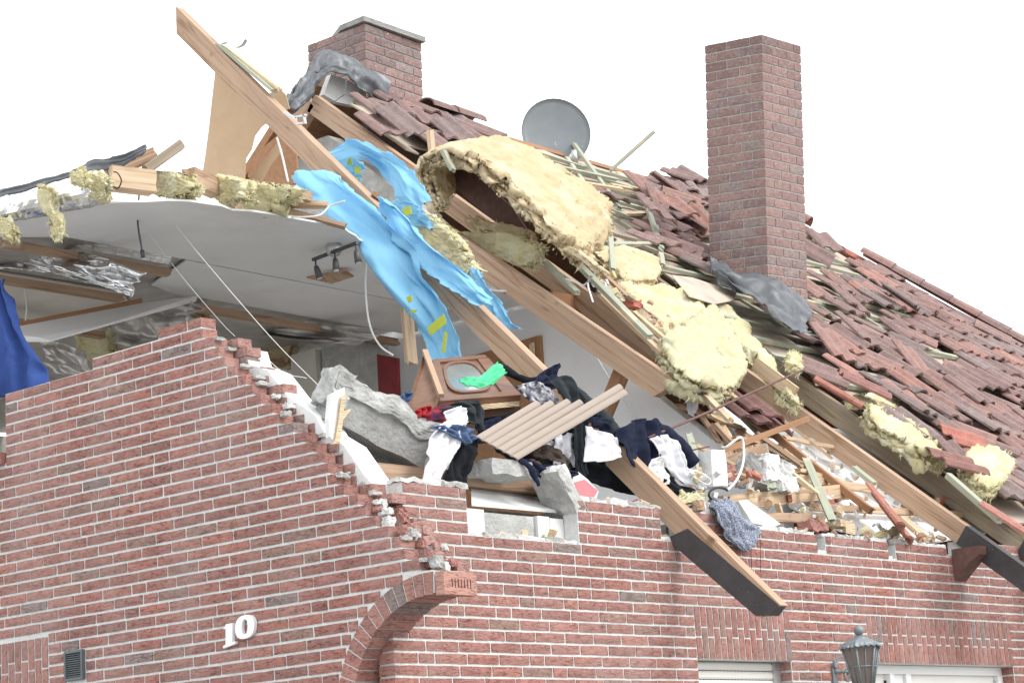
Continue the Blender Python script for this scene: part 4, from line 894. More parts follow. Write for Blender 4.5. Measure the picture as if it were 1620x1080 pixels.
# spotlight rail on the ceiling
sp = empty('spotlight_rail', Z_(530, 400, 5.42)); th(sp, 'steel spotlight rail with three spots under the torn ceiling', 'lamp')
ra, rb = Z_(495, 411, 5.44), Z_(565, 384, 5.44); beam('rail', ra, rb, .02, .02, 'steel_dark', sp)
tube('ceiling_rose', [Z_(528, 392, 5.495), Z_(528, 394, 5.46)], .055, 'steel', sp, n=16)
for t, dx in ((.06, 14), (.5, 1), (.97, 6)):
    P = ra + (rb - ra) * t; q = proj(P)[0]; a = Z_(q[0] + dx * .15, q[1] + 10, P[2] - .02); a = P + np.array([0, 0, -.05]); d = nrm(np.array([.25 * (dx - 4) / 10, -.15, -1])); s = empty('spot', P, sp)
    tube('arm', [P, a], .006, 'steel_dark', s); tube('shade', [a, a + d * .03, a + d * .085], [.015, .021, .026], 'steel_dark', s, n=12); tube('bulb', [a + d * .08, a + d * .088], .020, 'cable_white', s, n=12)

# fallen ceiling board, hanging foil and wool under the ceiling
fb = empty('fallen_plasterboard', X_(150, 505, 1.2)); th(fb, 'white plasterboard strip hanging down at an angle below the ceiling', 'board')
prism('board', [X_(-20, 528, .75), X_(225, 482, 1.9), X_(312, 470, 2.3), X_(310, 477, 2.28), X_(180, 512, 1.5), X_(78, 541, .95), X_(60, 536, .9), X_(-20, 540, .72)], (0, 0, .0125), 'ceiling_white', fb)
beam('batten', X_(-20, 523, .78), X_(222, 476, 1.95), .05, .03, 'timber_brown', fb); tag(fb)
def sheet(name, label, rows, m, x, cat='foil', **k): return th(cloth(name, [[X_(*(p if len(p) == 3 else (*p, x))) for p in r] for r in rows], m, **k), label, cat)
sheet('foil_sheet', 'crumpled silver foil hanging under the ceiling at the far left', [[(-5, 384), (60, 386), (150, 405), (228, 432)], [(-5, 400), (50, 410), (120, 425), (210, 448)], [(8, 428), (60, 428), (130, 444), (205, 468)]], 'foil', .85, nu=44, nv=60, amp=.015, fu=2, crum=.06, uvf=(2.2, 5), thick=.003, torn=.03, seed=1)
sheet('foil_sheet', 'grey foil strip along the upper batten below the ceiling', [[(40, 366), (140, 382), (272, 406)], [(40, 378), (140, 396), (265, 418)]], 'foil_dull', .9, nu=20, nv=50, crum=.02, amp=.006, fu=2, seed=2, smooth=False)
sheet('foil_sheet', 'sagging grey foil bag behind the brick wall top', [[(165, 508), (240, 488), (312, 478)], [(178, 528), (250, 530), (312, 500)], [(192, 545), (245, 552), (300, 520)]], 'foil_dull', 2.2, nu=40, nv=40, crum=.06, uvf=(2.2, 4), amp=.015, fu=3, seed=3)
sheet('foil_sheet', 'grey foil sagging along the rear timber under the ceiling', [[(316, 482), (450, 502), (608, 522)], [(318, 500), (440, 524), (590, 536)], [(340, 510), (430, 532), (560, 546)]], 'foil_dull', 3.7, nu=36, nv=60, crum=.06, uvf=(2, 6), amp=.02, fu=4, seed=4)
sheet('foil_sheet', 'grey foil flap standing behind the left end of the brick wall', [[(52, 536), (90, 540), (140, 556)], [(66, 560), (105, 570), (140, 584)], [(80, 590), (110, 592), (138, 596)]], 'foil_dull', 1.8, nu=30, nv=30, crum=.05, uvf=(2, 3), amp=.01, fu=2, seed=5)
wool('insulation_clump', 'yellow wool hanging behind the brick wall top at left', [[(126, 528), (158, 520), (188, 516)], [(130, 552), (160, 552), (186, 548)], [(150, 574), (165, 582), (192, 560)]], .12, x=2.4, m='wool_yellow', seed=8)
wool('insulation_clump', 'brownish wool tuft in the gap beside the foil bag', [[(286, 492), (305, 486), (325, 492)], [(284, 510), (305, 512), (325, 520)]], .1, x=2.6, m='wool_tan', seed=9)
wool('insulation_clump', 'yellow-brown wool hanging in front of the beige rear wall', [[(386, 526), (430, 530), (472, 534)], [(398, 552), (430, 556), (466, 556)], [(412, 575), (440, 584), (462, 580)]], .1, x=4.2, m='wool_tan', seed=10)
th(cloth('blue_curtain', [[X_(-30, 430, .3), X_(-6, 440, .3), X_(4, 452, .3)], [X_(-30, 480, .25), X_(0, 490, .22), X_(24, 480, .22)], [X_(-30, 530, .2), X_(10, 530, .18), X_(42, 530, .2)], [X_(-30, 580, .2), X_(20, 575, .16), X_(66, 572, .2)], [X_(-30, 630, .2), X_(20, 625, .16), X_(76, 610, .2)]], 'cloth_blue', nu=50, nv=40, amp=.035, fu=2.2, crum=.012, cs=4, seed=6), 'royal blue curtain blowing in the upper window opening at left', 'curtain')
hb_ = empty('dark_sideboard', X_(470, 640, 4.2)); th(hb_, 'low dark brown furniture piece at the back of the wrecked room', 'furniture')
prism('front', [X_(436, 628, 4.2), X_(516, 606, 4.2), X_(516, 660, 4.2), X_(436, 670, 4.2)], (.25, 0, 0), 'furniture', hb_); beam('top_rail', X_(434, 627, 4.18), X_(518, 604, 4.18), .03, .03, 'timber_brown', hb_)
stub('wooden_post', 'brown post leaning behind the end of the shutter slats', X_(984, 588, 4.3), X_(946, 680, 4.3), .09, .09, 'timber_brown', 'post', seed=31)
# ================================================================== blue roofing membrane
bmn = sheet('blue_membrane', 'long light blue membrane draped from the ceiling edge into the room', [[(478, 286), (510, 270), (540, 280)], [(492, 304), (528, 290), (566, 300)], [(518, 328), (556, 316), (602, 330)], [(546, 356), (586, 346), (626, 362)], [(578, 396), (618, 386), (656, 402)], [(608, 440), (640, 434), (672, 446)], [(638, 482), (668, 474), (700, 484)], [(660, 520), (686, 514), (712, 522)], [(674, 556), (694, 552), (714, 556)], [(683, 588), (700, 585), (718, 580)]], 'membrane', 2.38, 'membrane', nu=150, nv=80, amp=.02, fu=1.4, crum=.085, uvf=(2.6, 1.7), torn=.045, thick=.002, seed=11)
for k, q in enumerate(([(676, 518), (702, 496), (706, 511), (681, 531)], [(703, 524), (708, 526), (704, 556), (698, 558)], [(642, 470), (650, 467), (653, 476), (646, 479)], [(648, 489), (660, 490), (658, 494), (652, 495)])): prism('tape_patch', [X_(*p, 2.28) for p in q], (.003, 0, 0), 'membrane_tape', bmn)
sheet('blue_membrane', 'light blue membrane wrapped over the loose rafter right of the long drape', [[(584, 318), (600, 310), (616, 322)], [(610, 348), (630, 340), (650, 352)], [(638, 388), (662, 376), (688, 392)], [(666, 418), (694, 408), (724, 422)], [(704, 448), (728, 440), (752, 452)], [(732, 468), (752, 464), (770, 472)], [(754, 482), (764, 480), (776, 486)]], 'membrane', 2.45, 'membrane', nu=120, nv=50, amp=.012, fu=1.0, crum=.055, uvf=(2.0, 1.3), torn=.045, thick=.002, seed=12)
sheet('blue_membrane', 'torn blue membrane strip ending in rags below the loose rafter', [[(738, 424), (748, 424), (758, 430)], [(752, 452), (764, 452), (776, 460)], [(764, 482), (780, 480), (794, 490)], [(772, 506), (790, 504), (806, 510)], [(780, 526), (800, 520), (824, 520)]], 'membrane', 2.70, 'membrane', nu=60, nv=24, amp=.012, fu=1.2, crum=.02, cs=6, torn=.08, seed=19)
sheet('blue_membrane', 'blue membrane arch below the ridge rafters', [[(516, 240), (522, 250), (534, 264)], [(552, 222), (562, 236), (574, 252)], [(596, 232), (598, 252), (600, 274)], [(636, 256), (630, 280), (618, 298)], [(664, 290), (650, 306), (634, 318)], [(682, 318), (668, 330), (650, 334)]], 'membrane', 3.4, 'membrane', nu=90, nv=50, amp=.02, fu=1.2, crum=.06, uvf=(2.0, 1.6), torn=.04, thick=.002, seed=13)
pm = sheet('blue_membrane', 'small blue membrane scrap with yellow patches under the arch', [[(540, 252), (560, 250), (574, 262)], [(544, 275), (560, 278), (572, 284)], [(552, 300), (562, 302), (570, 300)]], 'membrane', 3.55, 'membrane', nu=30, nv=30, amp=.015, fu=2, crum=.015, torn=.04, seed=14)
for q in ([(548, 252), (556, 250), (557, 260), (550, 262)], [(561, 262), (571, 266), (568, 276), (560, 272)], [(556, 284), (566, 280), (566, 292), (558, 295)]): prism('tape_patch', [X_(*p, 3.48) for p in q], (.003, 0, 0), 'membrane_tape', pm)
pm = sheet('blue_membrane', 'torn blue membrane scrap beside the curled insulation mat', [[(610, 326), (640, 318), (668, 326)], [(622, 344), (648, 340), (676, 342)], [(640, 352), (662, 358), (690, 366)]], 'membrane', 3.0, 'membrane', nu=36, nv=36, amp=.02, fu=2, crum=.03, torn=.07, seed=15)
prism('tape_patch', [X_(*p, 2.94) for p in ((636, 330), (648, 325), (652, 338), (640, 342))], (.003, 0, 0), 'membrane_tape', pm)

# ================================================================== mineral wool on the roof
th(batt('insulation_mat', [[X_(696, 334, 3.9), X_(704, 322, 4.3), X_(712, 305, 4.7)], [X_(680, 300, 3.9), X_(688, 286, 4.3), X_(702, 272, 4.8)], [X_(672, 262, 3.85), X_(690, 250, 4.3), X_(730, 240, 4.9)], [X_(712, 248, 3.85), X_(756, 242, 4.4), X_(792, 228, 5.0)], [X_(760, 268, 3.85), X_(812, 254, 4.5), X_(846, 254, 5.0)], [X_(812, 316, 3.9), X_(868, 292, 4.5), X_(906, 284, 5.0)], [X_(862, 364, 3.9), X_(912, 330, 4.5), X_(950, 318, 5.0)], [X_(895, 396, 3.95), X_(930, 362, 4.5), X_(958, 338, 5.0)], [X_(922, 416, 4.0), X_(940, 392, 4.5), X_(958, 372, 5.0)]], .13, 'wool_tan', nu=120, nv=80, amp=.045, cs=8, seed=21, edge=.06, round_=20, fibres=900), 'big curled tan insulation mat arching over the rafters', 'insulation')
wool('insulation_mat', 'thin tan wool tail hanging off the curled mat', [[(890, 396), (905, 392), (918, 400)], [(920, 414), (930, 410), (938, 416)], [(946, 434), (954, 430), (962, 436)]], .05, m='wool_tan', x=3.95, amp=.02, seed=36)
wool('insulation_mat', 'pale flat wool mat below the curled tan mat', [[(930, 398), (985, 392), (1040, 412)], [(965, 425), (1005, 428), (1045, 430)], [(985, 448), (1012, 448), (1036, 446)]], .07, m='wool_tan', z0=3.72, amp=.02, seed=22)
wool('insulation_mat', 'bright yellow wool mat between the rafters right of the white wall', [[(966, 452), (1030, 458), (1092, 478)], [(996, 492), (1060, 500), (1118, 505)], [(1030, 530), (1085, 535), (1140, 535)], [(1046, 560), (1090, 565), (1140, 560)]], .16, z0=3.62, amp=.05, cs=8, nu=60, nv=60, seed=23)
wool('insulation_mat', 'dirty grey-yellow wool mat bulging over the rafter gap', [[(1040, 545), (1085, 512), (1125, 492)], [(1050, 580), (1105, 555), (1150, 525)], [(1080, 612), (1130, 595), (1172, 560)], [(1130, 628), (1152, 625), (1176, 600)]], .15, m='wool_dirty', z0=3.72, amp=.05, cs=7, nu=60, nv=60, seed=24)
wool('insulation_mat', 'long yellow wool strip beside the grey rafter', [[(1092, 476), (1120, 480), (1148, 492)], [(1130, 510), (1160, 520), (1180, 530)], [(1168, 552), (1196, 566), (1216, 578)], [(1206, 594), (1228, 606), (1244, 618)], [(1240, 632), (1254, 640), (1266, 650)]], .12, z0=3.60, amp=.04, cs=9, nu=80, nv=36, seed=25)
wool('insulation_mat', 'yellow wool between the loose rafter and the broken rafter', [[(610, 332), (645, 335), (688, 342)], [(640, 362), (680, 366), (726, 376)], [(676, 395), (712, 404), (746, 412)], [(716, 430), (738, 436), (760, 430)]], .12, x=3.1, amp=.05, cs=9, nu=60, nv=40, seed=26)
wool('insulation_mat', 'ragged yellow wool under the curled tan mat', [[(738, 372), (795, 366), (850, 384)], [(756, 390), (810, 398), (862, 396)], [(800, 412), (832, 424), (846, 426)]], .12, x=4.45, amp=.05, seed=27)
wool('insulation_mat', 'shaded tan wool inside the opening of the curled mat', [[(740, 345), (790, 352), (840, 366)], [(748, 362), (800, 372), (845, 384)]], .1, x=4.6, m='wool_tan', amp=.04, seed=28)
wool('insulation_mat', 'pale yellow wool chunk on the battens below the tiles', [[(1364, 652), (1385, 648), (1402, 660)], [(1378, 672), (1410, 668), (1440, 680)], [(1420, 700), (1450, 700), (1478, 714)], [(1468, 734), (1482, 736), (1494, 738)]], .14, z0=3.74, amp=.05, nu=50, seed=29)
wool('insulation_mat', 'shaggy yellow wool chunk left of the lowest tiles', [[(1520, 728), (1550, 716), (1592, 726)], [(1524, 750), (1560, 752), (1600, 742)], [(1546, 772), (1572, 780), (1590, 765)]], .14, z0=3.80, amp=.05, nu=40, seed=30)
wool('insulation_mat', 'small yellow wool tuft right of the grey rafter top', [[(1243, 562), (1256, 560), (1266, 570)], [(1246, 580), (1258, 586), (1266, 590)]], .08, z0=3.75, amp=.03, seed=31)
wool('insulation_mat', 'thin yellow wool flap under the tiles beside the red shard', [[(1340, 632), (1370, 628), (1420, 636)], [(1345, 642), (1375, 645), (1415, 650)]], .06, z0=3.72, amp=.03, seed=32)
wool('insulation_scrap', 'yellow wool scrap lying in the black ring', [[(1064, 790), (1085, 780), (1110, 780)], [(1068, 804), (1090, 798), (1118, 792)]], .05, y=.05, amp=.025, seed=33)
wool('insulation_scrap', 'yellow wool scrap on the wall top by the red tile', [[(1378, 846), (1400, 838), (1425, 836)], [(1380, 852), (1402, 850), (1420, 848)]], .03, y=.08, amp=.02, seed=34)
wool('insulation_scrap', 'yellow wool hanging in the wall slot under the loose rafter', [[(1046, 846), (1052, 846), (1058, 850)], [(1047, 862), (1052, 864), (1057, 862)]], .03, y=.05, amp=.015, seed=35)

# ================================================================== lead flashing
th(cloth('lead_flashing', [[R_(1120, 408, 3.86), R_(1128, 428, 3.86), R_(1140, 446, 3.86)], [R_(1160, 424, 3.93), R_(1165, 446, 3.93), R_(1178, 462, 3.9)], [R_(1206, 440, 3.98), R_(1206, 464, 3.98), R_(1205, 484, 3.93)], [R_(1240, 456, 3.98), R_(1236, 480, 4.0), R_(1226, 504, 3.95)], [R_(1262, 462, 3.96), R_(1262, 490, 3.98), R_(1250, 520, 3.92)], [R_(1280, 480, 3.9), R_(1282, 505, 3.92), R_(1282, 528, 3.88)]], 'lead', nu=60, nv=40, amp=.035, fu=1.6, crum=.02, cs=5, thick=.006, torn=.03, seed=41), 'crumpled lead flashing peeling at the foot of the tall chimney', 'flashing')
th(cloth('lead_flashing', [[Y_(454, 160, 5.25), Y_(456, 170, 5.2), Y_(462, 182, 5.2)], [Y_(474, 130, 5.3), Y_(478, 142, 5.2), Y_(486, 158, 5.2)], [Y_(498, 98, 5.35), Y_(500, 110, 5.2), Y_(508, 126, 5.2)], [Y_(520, 84, 5.4), Y_(522, 96, 5.25), Y_(526, 112, 5.2)], [Y_(556, 94, 5.4), Y_(554, 106, 5.25), Y_(552, 124, 5.2)], [Y_(592, 116, 5.4), Y_(588, 128, 5.25), Y_(580, 148, 5.2)], [Y_(615, 134, 5.35), Y_(614, 146, 5.25), Y_(608, 164, 5.2)]], 'lead', nu=80, nv=30, amp=.025, fu=1.3, crum=.03, cs=5, thick=.006, torn=.03, seed=42), 'dark lead sheet bent over the foot of the ridge chimney', 'flashing')
for k, (q, yy) in enumerate((([(512, 150), (524, 118), (548, 126), (546, 148), (530, 160)], 5.38), ([(549, 126), (580, 144), (578, 160), (547, 149)], 5.36), ([(531, 161), (546, 150), (578, 162), (562, 168)], 5.37))): prism('block', [Y_(*p, yy) for p in q], (0, .06, 0), 'plaster', house)

# ================================================================== satellite dish
dd = empty('satellite_dish', X_(880, 250, 8.7)); th(dd, 'round grey satellite dish standing behind the insulation mat', 'satellite dish')
dc = X_(880, 209, 8.7); dpx = ((dc - CAM_C) @ CAM_R[:, 2]) / FPX; rr_ = 57 * dpx; dn_ = nrm(np.array([-.62, -.72, .10])); da = nrm(np.cross((0, 0, 1), dn_)); db = np.cross(dn_, da)
V, F = [], []; nr, ns = 7, 36
for side in (0, 1):
    for i in range(nr + 1):
        for j in range(ns):
            r = i / nr; a = 2 * math.pi * j / ns; V.append(dc + rr_ * r * (math.cos(a) * da * .97 + math.sin(a) * db * 1.02) + dn_ * (.13 * rr_ * (r * r - 1) - side * .012))
n1 = (nr + 1) * ns
for i in range(nr):
    for j in range(ns):
        q = (i * ns + j, i * ns + (j + 1) % ns, (i + 1) * ns + (j + 1) % ns, (i + 1) * ns + j); F += [q, tuple(n1 + k for k in q[::-1])]
for j in range(ns): a, b = nr * ns + j, nr * ns + (j + 1) % ns; F.append((b, a, n1 + a, n1 + b))
obj('reflector', V, F, 'dish_grey', dd, smooth=True, fix=False)
lnb = X_(908, 244, 8.45); beam('feed_arm', dc - db * rr_ * .95 + da * rr_ * .1, lnb, .025, .025, 'steel', dd)
tube('feed_horn', [lnb, lnb - dn_ * .09], [.028, .04], 'pvc', dd, n=12); tube('feed_body', [lnb + np.array([.0, 0, .04]), lnb + np.array([.02, 0, -.09])], .026, 'steel', dd, n=8)
tube('mast', [dc - dn_ * .12, dc - dn_ * .15 - np.array([0, 0, .8])], .022, 'steel', dd, n=8)

# ================================================================== the wrecked wardrobe
cb_ = empty('wardrobe', Y_(740, 690, .8)); th(cb_, 'toppled brown wooden wardrobe with an oval mirror in its door', 'wardrobe')
Q4 = [Y_(694, 638, .62), Y_(824, 628, .62), Y_(768, 564, 1.25), Y_(682, 572, 1.25)]
_, at, nn = quadpanel('door', Q4, -.03, 'furniture', cb_)
def frame_strip(name, u0, u1, v0, v1, h, m): quadpanel(name, Q4, h, m, cb_, (u0, u1, v0, v1), .001)
frame_strip('door_rail', 0, 1, 0, .10, .014, 'furniture'); frame_strip('door_rail', .02, .98, .92, 1, .014, 'furniture'); frame_strip('door_stile', 0, .13, .101, .919, .014, 'furniture'); frame_strip('door_stile', .80, .999, .101, .919, .012, 'furniture')
def oval(name, r0, r1, h0, h1, m, lift):
    V, F = [], []; K = 36
    for j in range(K):
        a = 2 * math.pi * j / K; ca, sa = math.cos(a), math.sin(a); sq = (abs(ca) ** 3 + abs(sa) ** 3) ** (-1 / 3)
        for r, h in ((r0, h0), (r0, h1), (r1, h1), (r1, h0)): V.append(at(.44 + .30 * r * ca * sq, .52 + .38 * r * sa * sq) + nn * (h + lift))
    for j in range(K):
        for q in range(4): F.append((j * 4 + q, j * 4 + (q + 1) % 4, ((j + 1) % K) * 4 + (q + 1) % 4, ((j + 1) % K) * 4 + q))
    if r0 == 0: pass
    return obj(name, V, F, m, cb_, smooth=False)
oval('mirror_rim', .88, 1.0, .0, .016, 'furniture', .001); oval('mirror', .02, .875, .0, .006, 'mirror', .001)
prism('side_panel', [Y_(644, 642, .70), Y_(672, 554, .95), Y_(698, 624, .62), Y_(690, 645, .60), Y_(664, 700, .60)], (.02, .02, .0), 'furniture', cb_)
beam('side_edge', Y_(672, 555, .93), Y_(698, 626, .60), .03, .025, 'timber', cb_)
prism('body', [Y_(694, 642, .66), Y_(822, 633, .66), Y_(826, 668, .70), Y_(700, 682, .70)], (0, .35, .02), 'furniture', cb_)
prism('bottom_board', [Y_(712, 644, .60), Y_(822, 634, .60), Y_(822, 642, .60), Y_(714, 652, .60)], (0, .03, 0), 'splinter', cb_)
# ================================================================== clothes
def garment(name, label, rows, m, y, cat='clothes', **k):
    k.setdefault('nu', 40); k.setdefault('nv', 30); k.setdefault('amp', .014); k.setdefault('fu', 2.5); k.setdefault('crum', .016); k.setdefault('cs', 9); k.setdefault('thick', .006)
    return th(cloth(name, [[Y_(*(p if len(p) == 3 else (*p, y))) for p in r] for r in rows], m, **k), label, cat)
garment('green_cloth', 'bright green cloth lying over the wardrobe mirror', [[(728, 597, .45), (757, 594, .45), (786, 574, .55)], [(735, 604, .42), (765, 602, .42), (794, 586, .5)], [(742, 613, .40), (768, 612, .40), (801, 594, .45)]], 'cloth_green', .45, 'cloth', fu=1.5, crum=.01, seed=51)
garment('white_shirt', 'white shirt hanging down beside the concrete fragment', [[(694, 672), (718, 664), (742, 668)], [(682, 695), (705, 696), (732, 698)], [(674, 732), (695, 738), (716, 728)], [(667, 764), (684, 769), (700, 760)]], 'cloth_white', .14, seed=52, amp=.018)
garment('white_shirt', 'crumpled white collar on top of the plaid shirt', [[(700, 652), (722, 644), (738, 650)], [(702, 664), (722, 662), (736, 664)], [(706, 672), (724, 674), (738, 668)]], 'cloth_white', .20, seed=53, crum=.02)
garment('dark_trousers', 'black trousers hanging over the wall top beside the white shirt', [[(722, 694), (742, 686), (758, 690)], [(712, 718), (734, 716), (756, 712)], [(704, 748), (724, 752), (744, 738)], [(699, 768), (716, 773), (734, 772)]], 'cloth_black', .20, seed=54)
garment('plaid_shirt', 'red and navy plaid shirt under the wardrobe', [[(662, 660), (700, 640), (744, 634)], [(668, 668), (704, 656), (748, 646)], [(674, 672), (710, 668), (750, 658)]], 'cloth_plaid', .34, seed=55)
garment('red_shirt', 'crumpled red cloth at the left of the plaid shirt', [[(656, 650), (668, 644), (678, 642)], [(658, 662), (668, 658), (680, 656)]], 'cloth_red', .34, seed=56)
garment('dark_jacket', 'charcoal jacket draped below the wardrobe door', [[(690, 648), (730, 634), (756, 634)], [(720, 648), (748, 646), (770, 650)], [(736, 668), (756, 672), (766, 690)]], 'cloth_charcoal', .28, seed=57)
garment('jeans', 'blue denim jeans bunched above the white shirt', [[(684, 674), (718, 672), (752, 680)], [(700, 682), (728, 690), (752, 690)], [(724, 694), (740, 702), (756, 692)]], 'cloth_denim', .12, seed=58, crum=.02)
garment('navy_shirt', 'navy cloth stuffed between the wardrobe and the shutter', [[(750, 672), (780, 662), (808, 664)], [(754, 686), (780, 684), (800, 678)], [(752, 702), (772, 700), (790, 690)]], 'cloth_navy', .36, seed=59, crum=.02)
garment('jeans', 'small denim piece behind the concrete fragment', [[(628, 632), (636, 622), (644, 618)], [(632, 646), (640, 640), (646, 630)]], 'cloth_denim', .7, seed=60)
def sleeve(name, label, pts, r, m, seed, y=None, cat='clothes'):
    P = [Y_(*(p if len(p) == 3 else (*p, y))) for p in pts]; S = spline(P, 26); o = wrinkled_tube(name, S, r, m, seed, .010, n=14, k=30); o.data.polygons.foreach_set('use_smooth', np.ones(len(o.data.polygons), bool)); return th(o, label, cat)
sleeve('black_sleeve', 'black sleeve stretched from the wardrobe to the navy jacket', [(790, 580, .75), (812, 592, .7), (834, 602, .65), (862, 602, .6)], .028, 'cloth_black', 61)
garment('navy_jacket', 'navy jacket with white lining heaped beside the wardrobe', [[(838, 606), (860, 586), (886, 574)], [(846, 616), (866, 604), (888, 590)], [(850, 624), (872, 616), (890, 604)]], 'cloth_navy', .58, seed=62, crum=.025)
garment('floral_shirt', 'navy and white patterned shirt beside the wardrobe', [[(814, 612), (845, 604), (878, 618)], [(826, 624), (856, 622), (884, 634)], [(838, 634), (862, 640), (888, 650)]], 'cloth_floral', .52, seed=63, crum=.022)
garment('charcoal_trousers', 'charcoal trousers hanging behind the shutter slats', [[(874, 602), (892, 594), (908, 606)], [(890, 632), (908, 628), (928, 642)], [(906, 676), (918, 674), (930, 684)], [(910, 716), (920, 716), (928, 720)], [(914, 752), (922, 754), (930, 750)]], 'cloth_charcoal', .40, seed=64, nu=60)
sleeve('charcoal_sleeve', 'long charcoal trouser leg running right behind the shutter', [(892, 612, .5), (930, 640, .46), (962, 672, .42), (990, 702, .36), (1008, 730, .34)], .055, 'cloth_charcoal', 65)
garment('white_sheet', 'white sheet hanging left of the charcoal trousers', [[(872, 686), (892, 682), (910, 688)], [(874, 712), (892, 716), (908, 712)], [(878, 738), (894, 742), (910, 738)]], 'cloth_white', .44, seed=66)
garment('white_sheet', 'white sheet spread over the loose rafter', [[(924, 674), (948, 682), (976, 692)], [(926, 700), (955, 702), (985, 708)], [(924, 730), (956, 730), (988, 722)]], 'cloth_white', .24, seed=67, amp=.012, crum=.02, cs=5)
garment('dark_jacket', 'dark navy suit jacket standing up beside the white sheet', [[(974, 682), (1012, 662), (1046, 670)], [(984, 702), (1016, 696), (1046, 692)], [(992, 728), (1018, 730), (1040, 720)], [(1006, 750), (1022, 758), (1038, 746)]], 'cloth_navy', .26, seed=68, amp=.03)
sleeve('navy_sleeve', 'navy jacket sleeve sloping down to the white block', [(1034, 672, .34), (1060, 690, .32), (1082, 712, .3), (1098, 734, .28)], .045, 'cloth_navy', 69)
garment('white_shirt', 'white shirt crumpled under the navy sleeve', [[(1026, 694), (1052, 688), (1072, 702)], [(1040, 716), (1064, 714), (1082, 726)], [(1052, 742), (1078, 744), (1098, 752)], [(1074, 764), (1098, 772), (1120, 774)]], 'cloth_white', .22, seed=70, amp=.02)
garment('grey_cloth', 'light grey cloth below the dark suit jacket', [[(1034, 726), (1046, 722), (1056, 730)], [(1030, 748), (1044, 750), (1056, 750)], [(1034, 764), (1046, 768), (1058, 764)]], 'plaster', .2, seed=71)
garment('dark_cloth', 'black cloth heap at the foot of the loose rafter', [[(1020, 752), (1050, 756), (1096, 776)], [(1028, 768), (1058, 778), (1094, 786)], [(1040, 784), (1060, 792), (1090, 792)]], 'cloth_black', .18, seed=72)
garment('navy_shirt', 'navy jumper lying on the wall block below the shutter', [[(812, 722), (850, 730), (908, 742)], [(820, 734), (862, 748), (914, 750)], [(838, 744), (872, 758), (906, 756)]], 'cloth_navy', .10, seed=73, crum=.02)
garment('brown_cloth', 'brown cloth bunched behind the navy jumper', [[(848, 706), (874, 704), (900, 722)], [(846, 722), (874, 728), (904, 738)]], 'cloth_brown', .28, seed=74, crum=.02)
garment('floral_shirt', 'patterned cloth showing between the shutter and the white sheet', [[(856, 690), (866, 690), (874, 694)], [(858, 712), (866, 714), (874, 714)]], 'cloth_floral', .40, seed=75)
sleeve('navy_sleeve', 'thin navy sleeve dangling over the brick gap', [(818, 726, .08), (836, 736, .04), (846, 752, .03), (852, 768, .03)], .018, 'cloth_navy', 76)
garment('speckled_scarf', 'speckled navy and white scarf hanging over the brick wall', [[(1112, 790, .10), (1128, 794, .06), (1150, 786, .10)], [(1128, 812, -.02), (1148, 812, -.035), (1166, 802, .0)], [(1140, 838, -.05), (1164, 838, -.06), (1196, 826, -.05)], [(1150, 852, -.05), (1174, 858, -.06), (1208, 838, -.05)], [(1170, 866, -.05), (1184, 872, -.05), (1196, 860, -.05)]], 'cloth_speckle', 0, seed=77, fu=4, amp=.014, nu=60, nv=50, torn=.03)
wire('dangling_thread', 'thin dark thread hanging from the speckled scarf', [Y_(1188, 868, -.04), Y_(1189, 895, -.03), Y_(1191, 926, -.02)], .002, 'black', cat='thread')
wire('dangling_thread', 'shorter dark thread at the right tip of the scarf', [Y_(1202, 844, -.04), Y_(1203, 870, -.03), Y_(1203, 904, -.02)], .002, 'black', cat='thread')

garment('dark_cloth', 'broad black cloth heaped under the shutter and the white sheets', [[(752, 664), (850, 650), (960, 700), (1060, 722)], [(768, 690), (860, 690), (960, 735), (1070, 762)], [(790, 720), (870, 735), (950, 768), (1084, 796)]], 'cloth_black', .46, seed=78, nu=50, nv=80, amp=.03, fu=5, crum=.03, cs=6)
garment('navy_shirt', 'navy sweater arm lying over the black cloth right of the shutter', [[(930, 650, .42), (960, 664, .4), (990, 690, .36)], [(924, 668, .4), (956, 684, .38), (984, 706, .34)]], 'cloth_navy', .4, seed=79, crum=.02)
# ================================================================== roller shutter slats
rs_ = empty('roller_shutter', Y_(815, 727, .1)); th(rs_, 'fan of beige roller shutter slats leaning over the clothes', 'shutter')
S0, S1 = np.array([752, 690.]), np.array([820, 727.]); E_ = [(845, 628), (872, 636), (900, 637), (914, 628), (982, 612), (990, 622)]; SD = nrm(np.array([175., -104.]))
for i in range(6):
    a, b = S0 + (S1 - S0) * i / 6, S0 + (S1 - S0) * (i + 1) / 6; e = np.array(E_[i], float); La = max(40, (e - a) @ SD); dy = .16 - .02 * i
    c = [Y_(*a, dy), Y_(*b, dy - .018), Y_(*(b + SD * (La - 4)), dy + .10), Y_(*(a + SD * La), dy + .118)]
    n = nrm(np.cross(c[1] - c[0], c[3] - c[0])); n = n if n @ (CAM_C - c[0]) > 0 else -n; V, F = [], []
    for f in np.linspace(.0, .97, 6):
        h = .006 * math.sin(math.pi * f / .97) ** .5
        for t_ in (0, 1): P = (c[0] * (1 - f) + c[1] * f) if t_ == 0 else (c[3] * (1 - f) + c[2] * f); V += [P + n * h, P + n * (h - .008)]
    for k in range(5):
        q = k * 4; F += [(q, q + 4, q + 6, q + 2), (q + 1, q + 3, q + 7, q + 5), (q, q + 1, q + 5, q + 4), (q + 2, q + 6, q + 7, q + 3)]
    F += [(0, 2, 3, 1), (20, 21, 23, 22)]; obj('slat', V, F, 'shutter_beige', rs_)

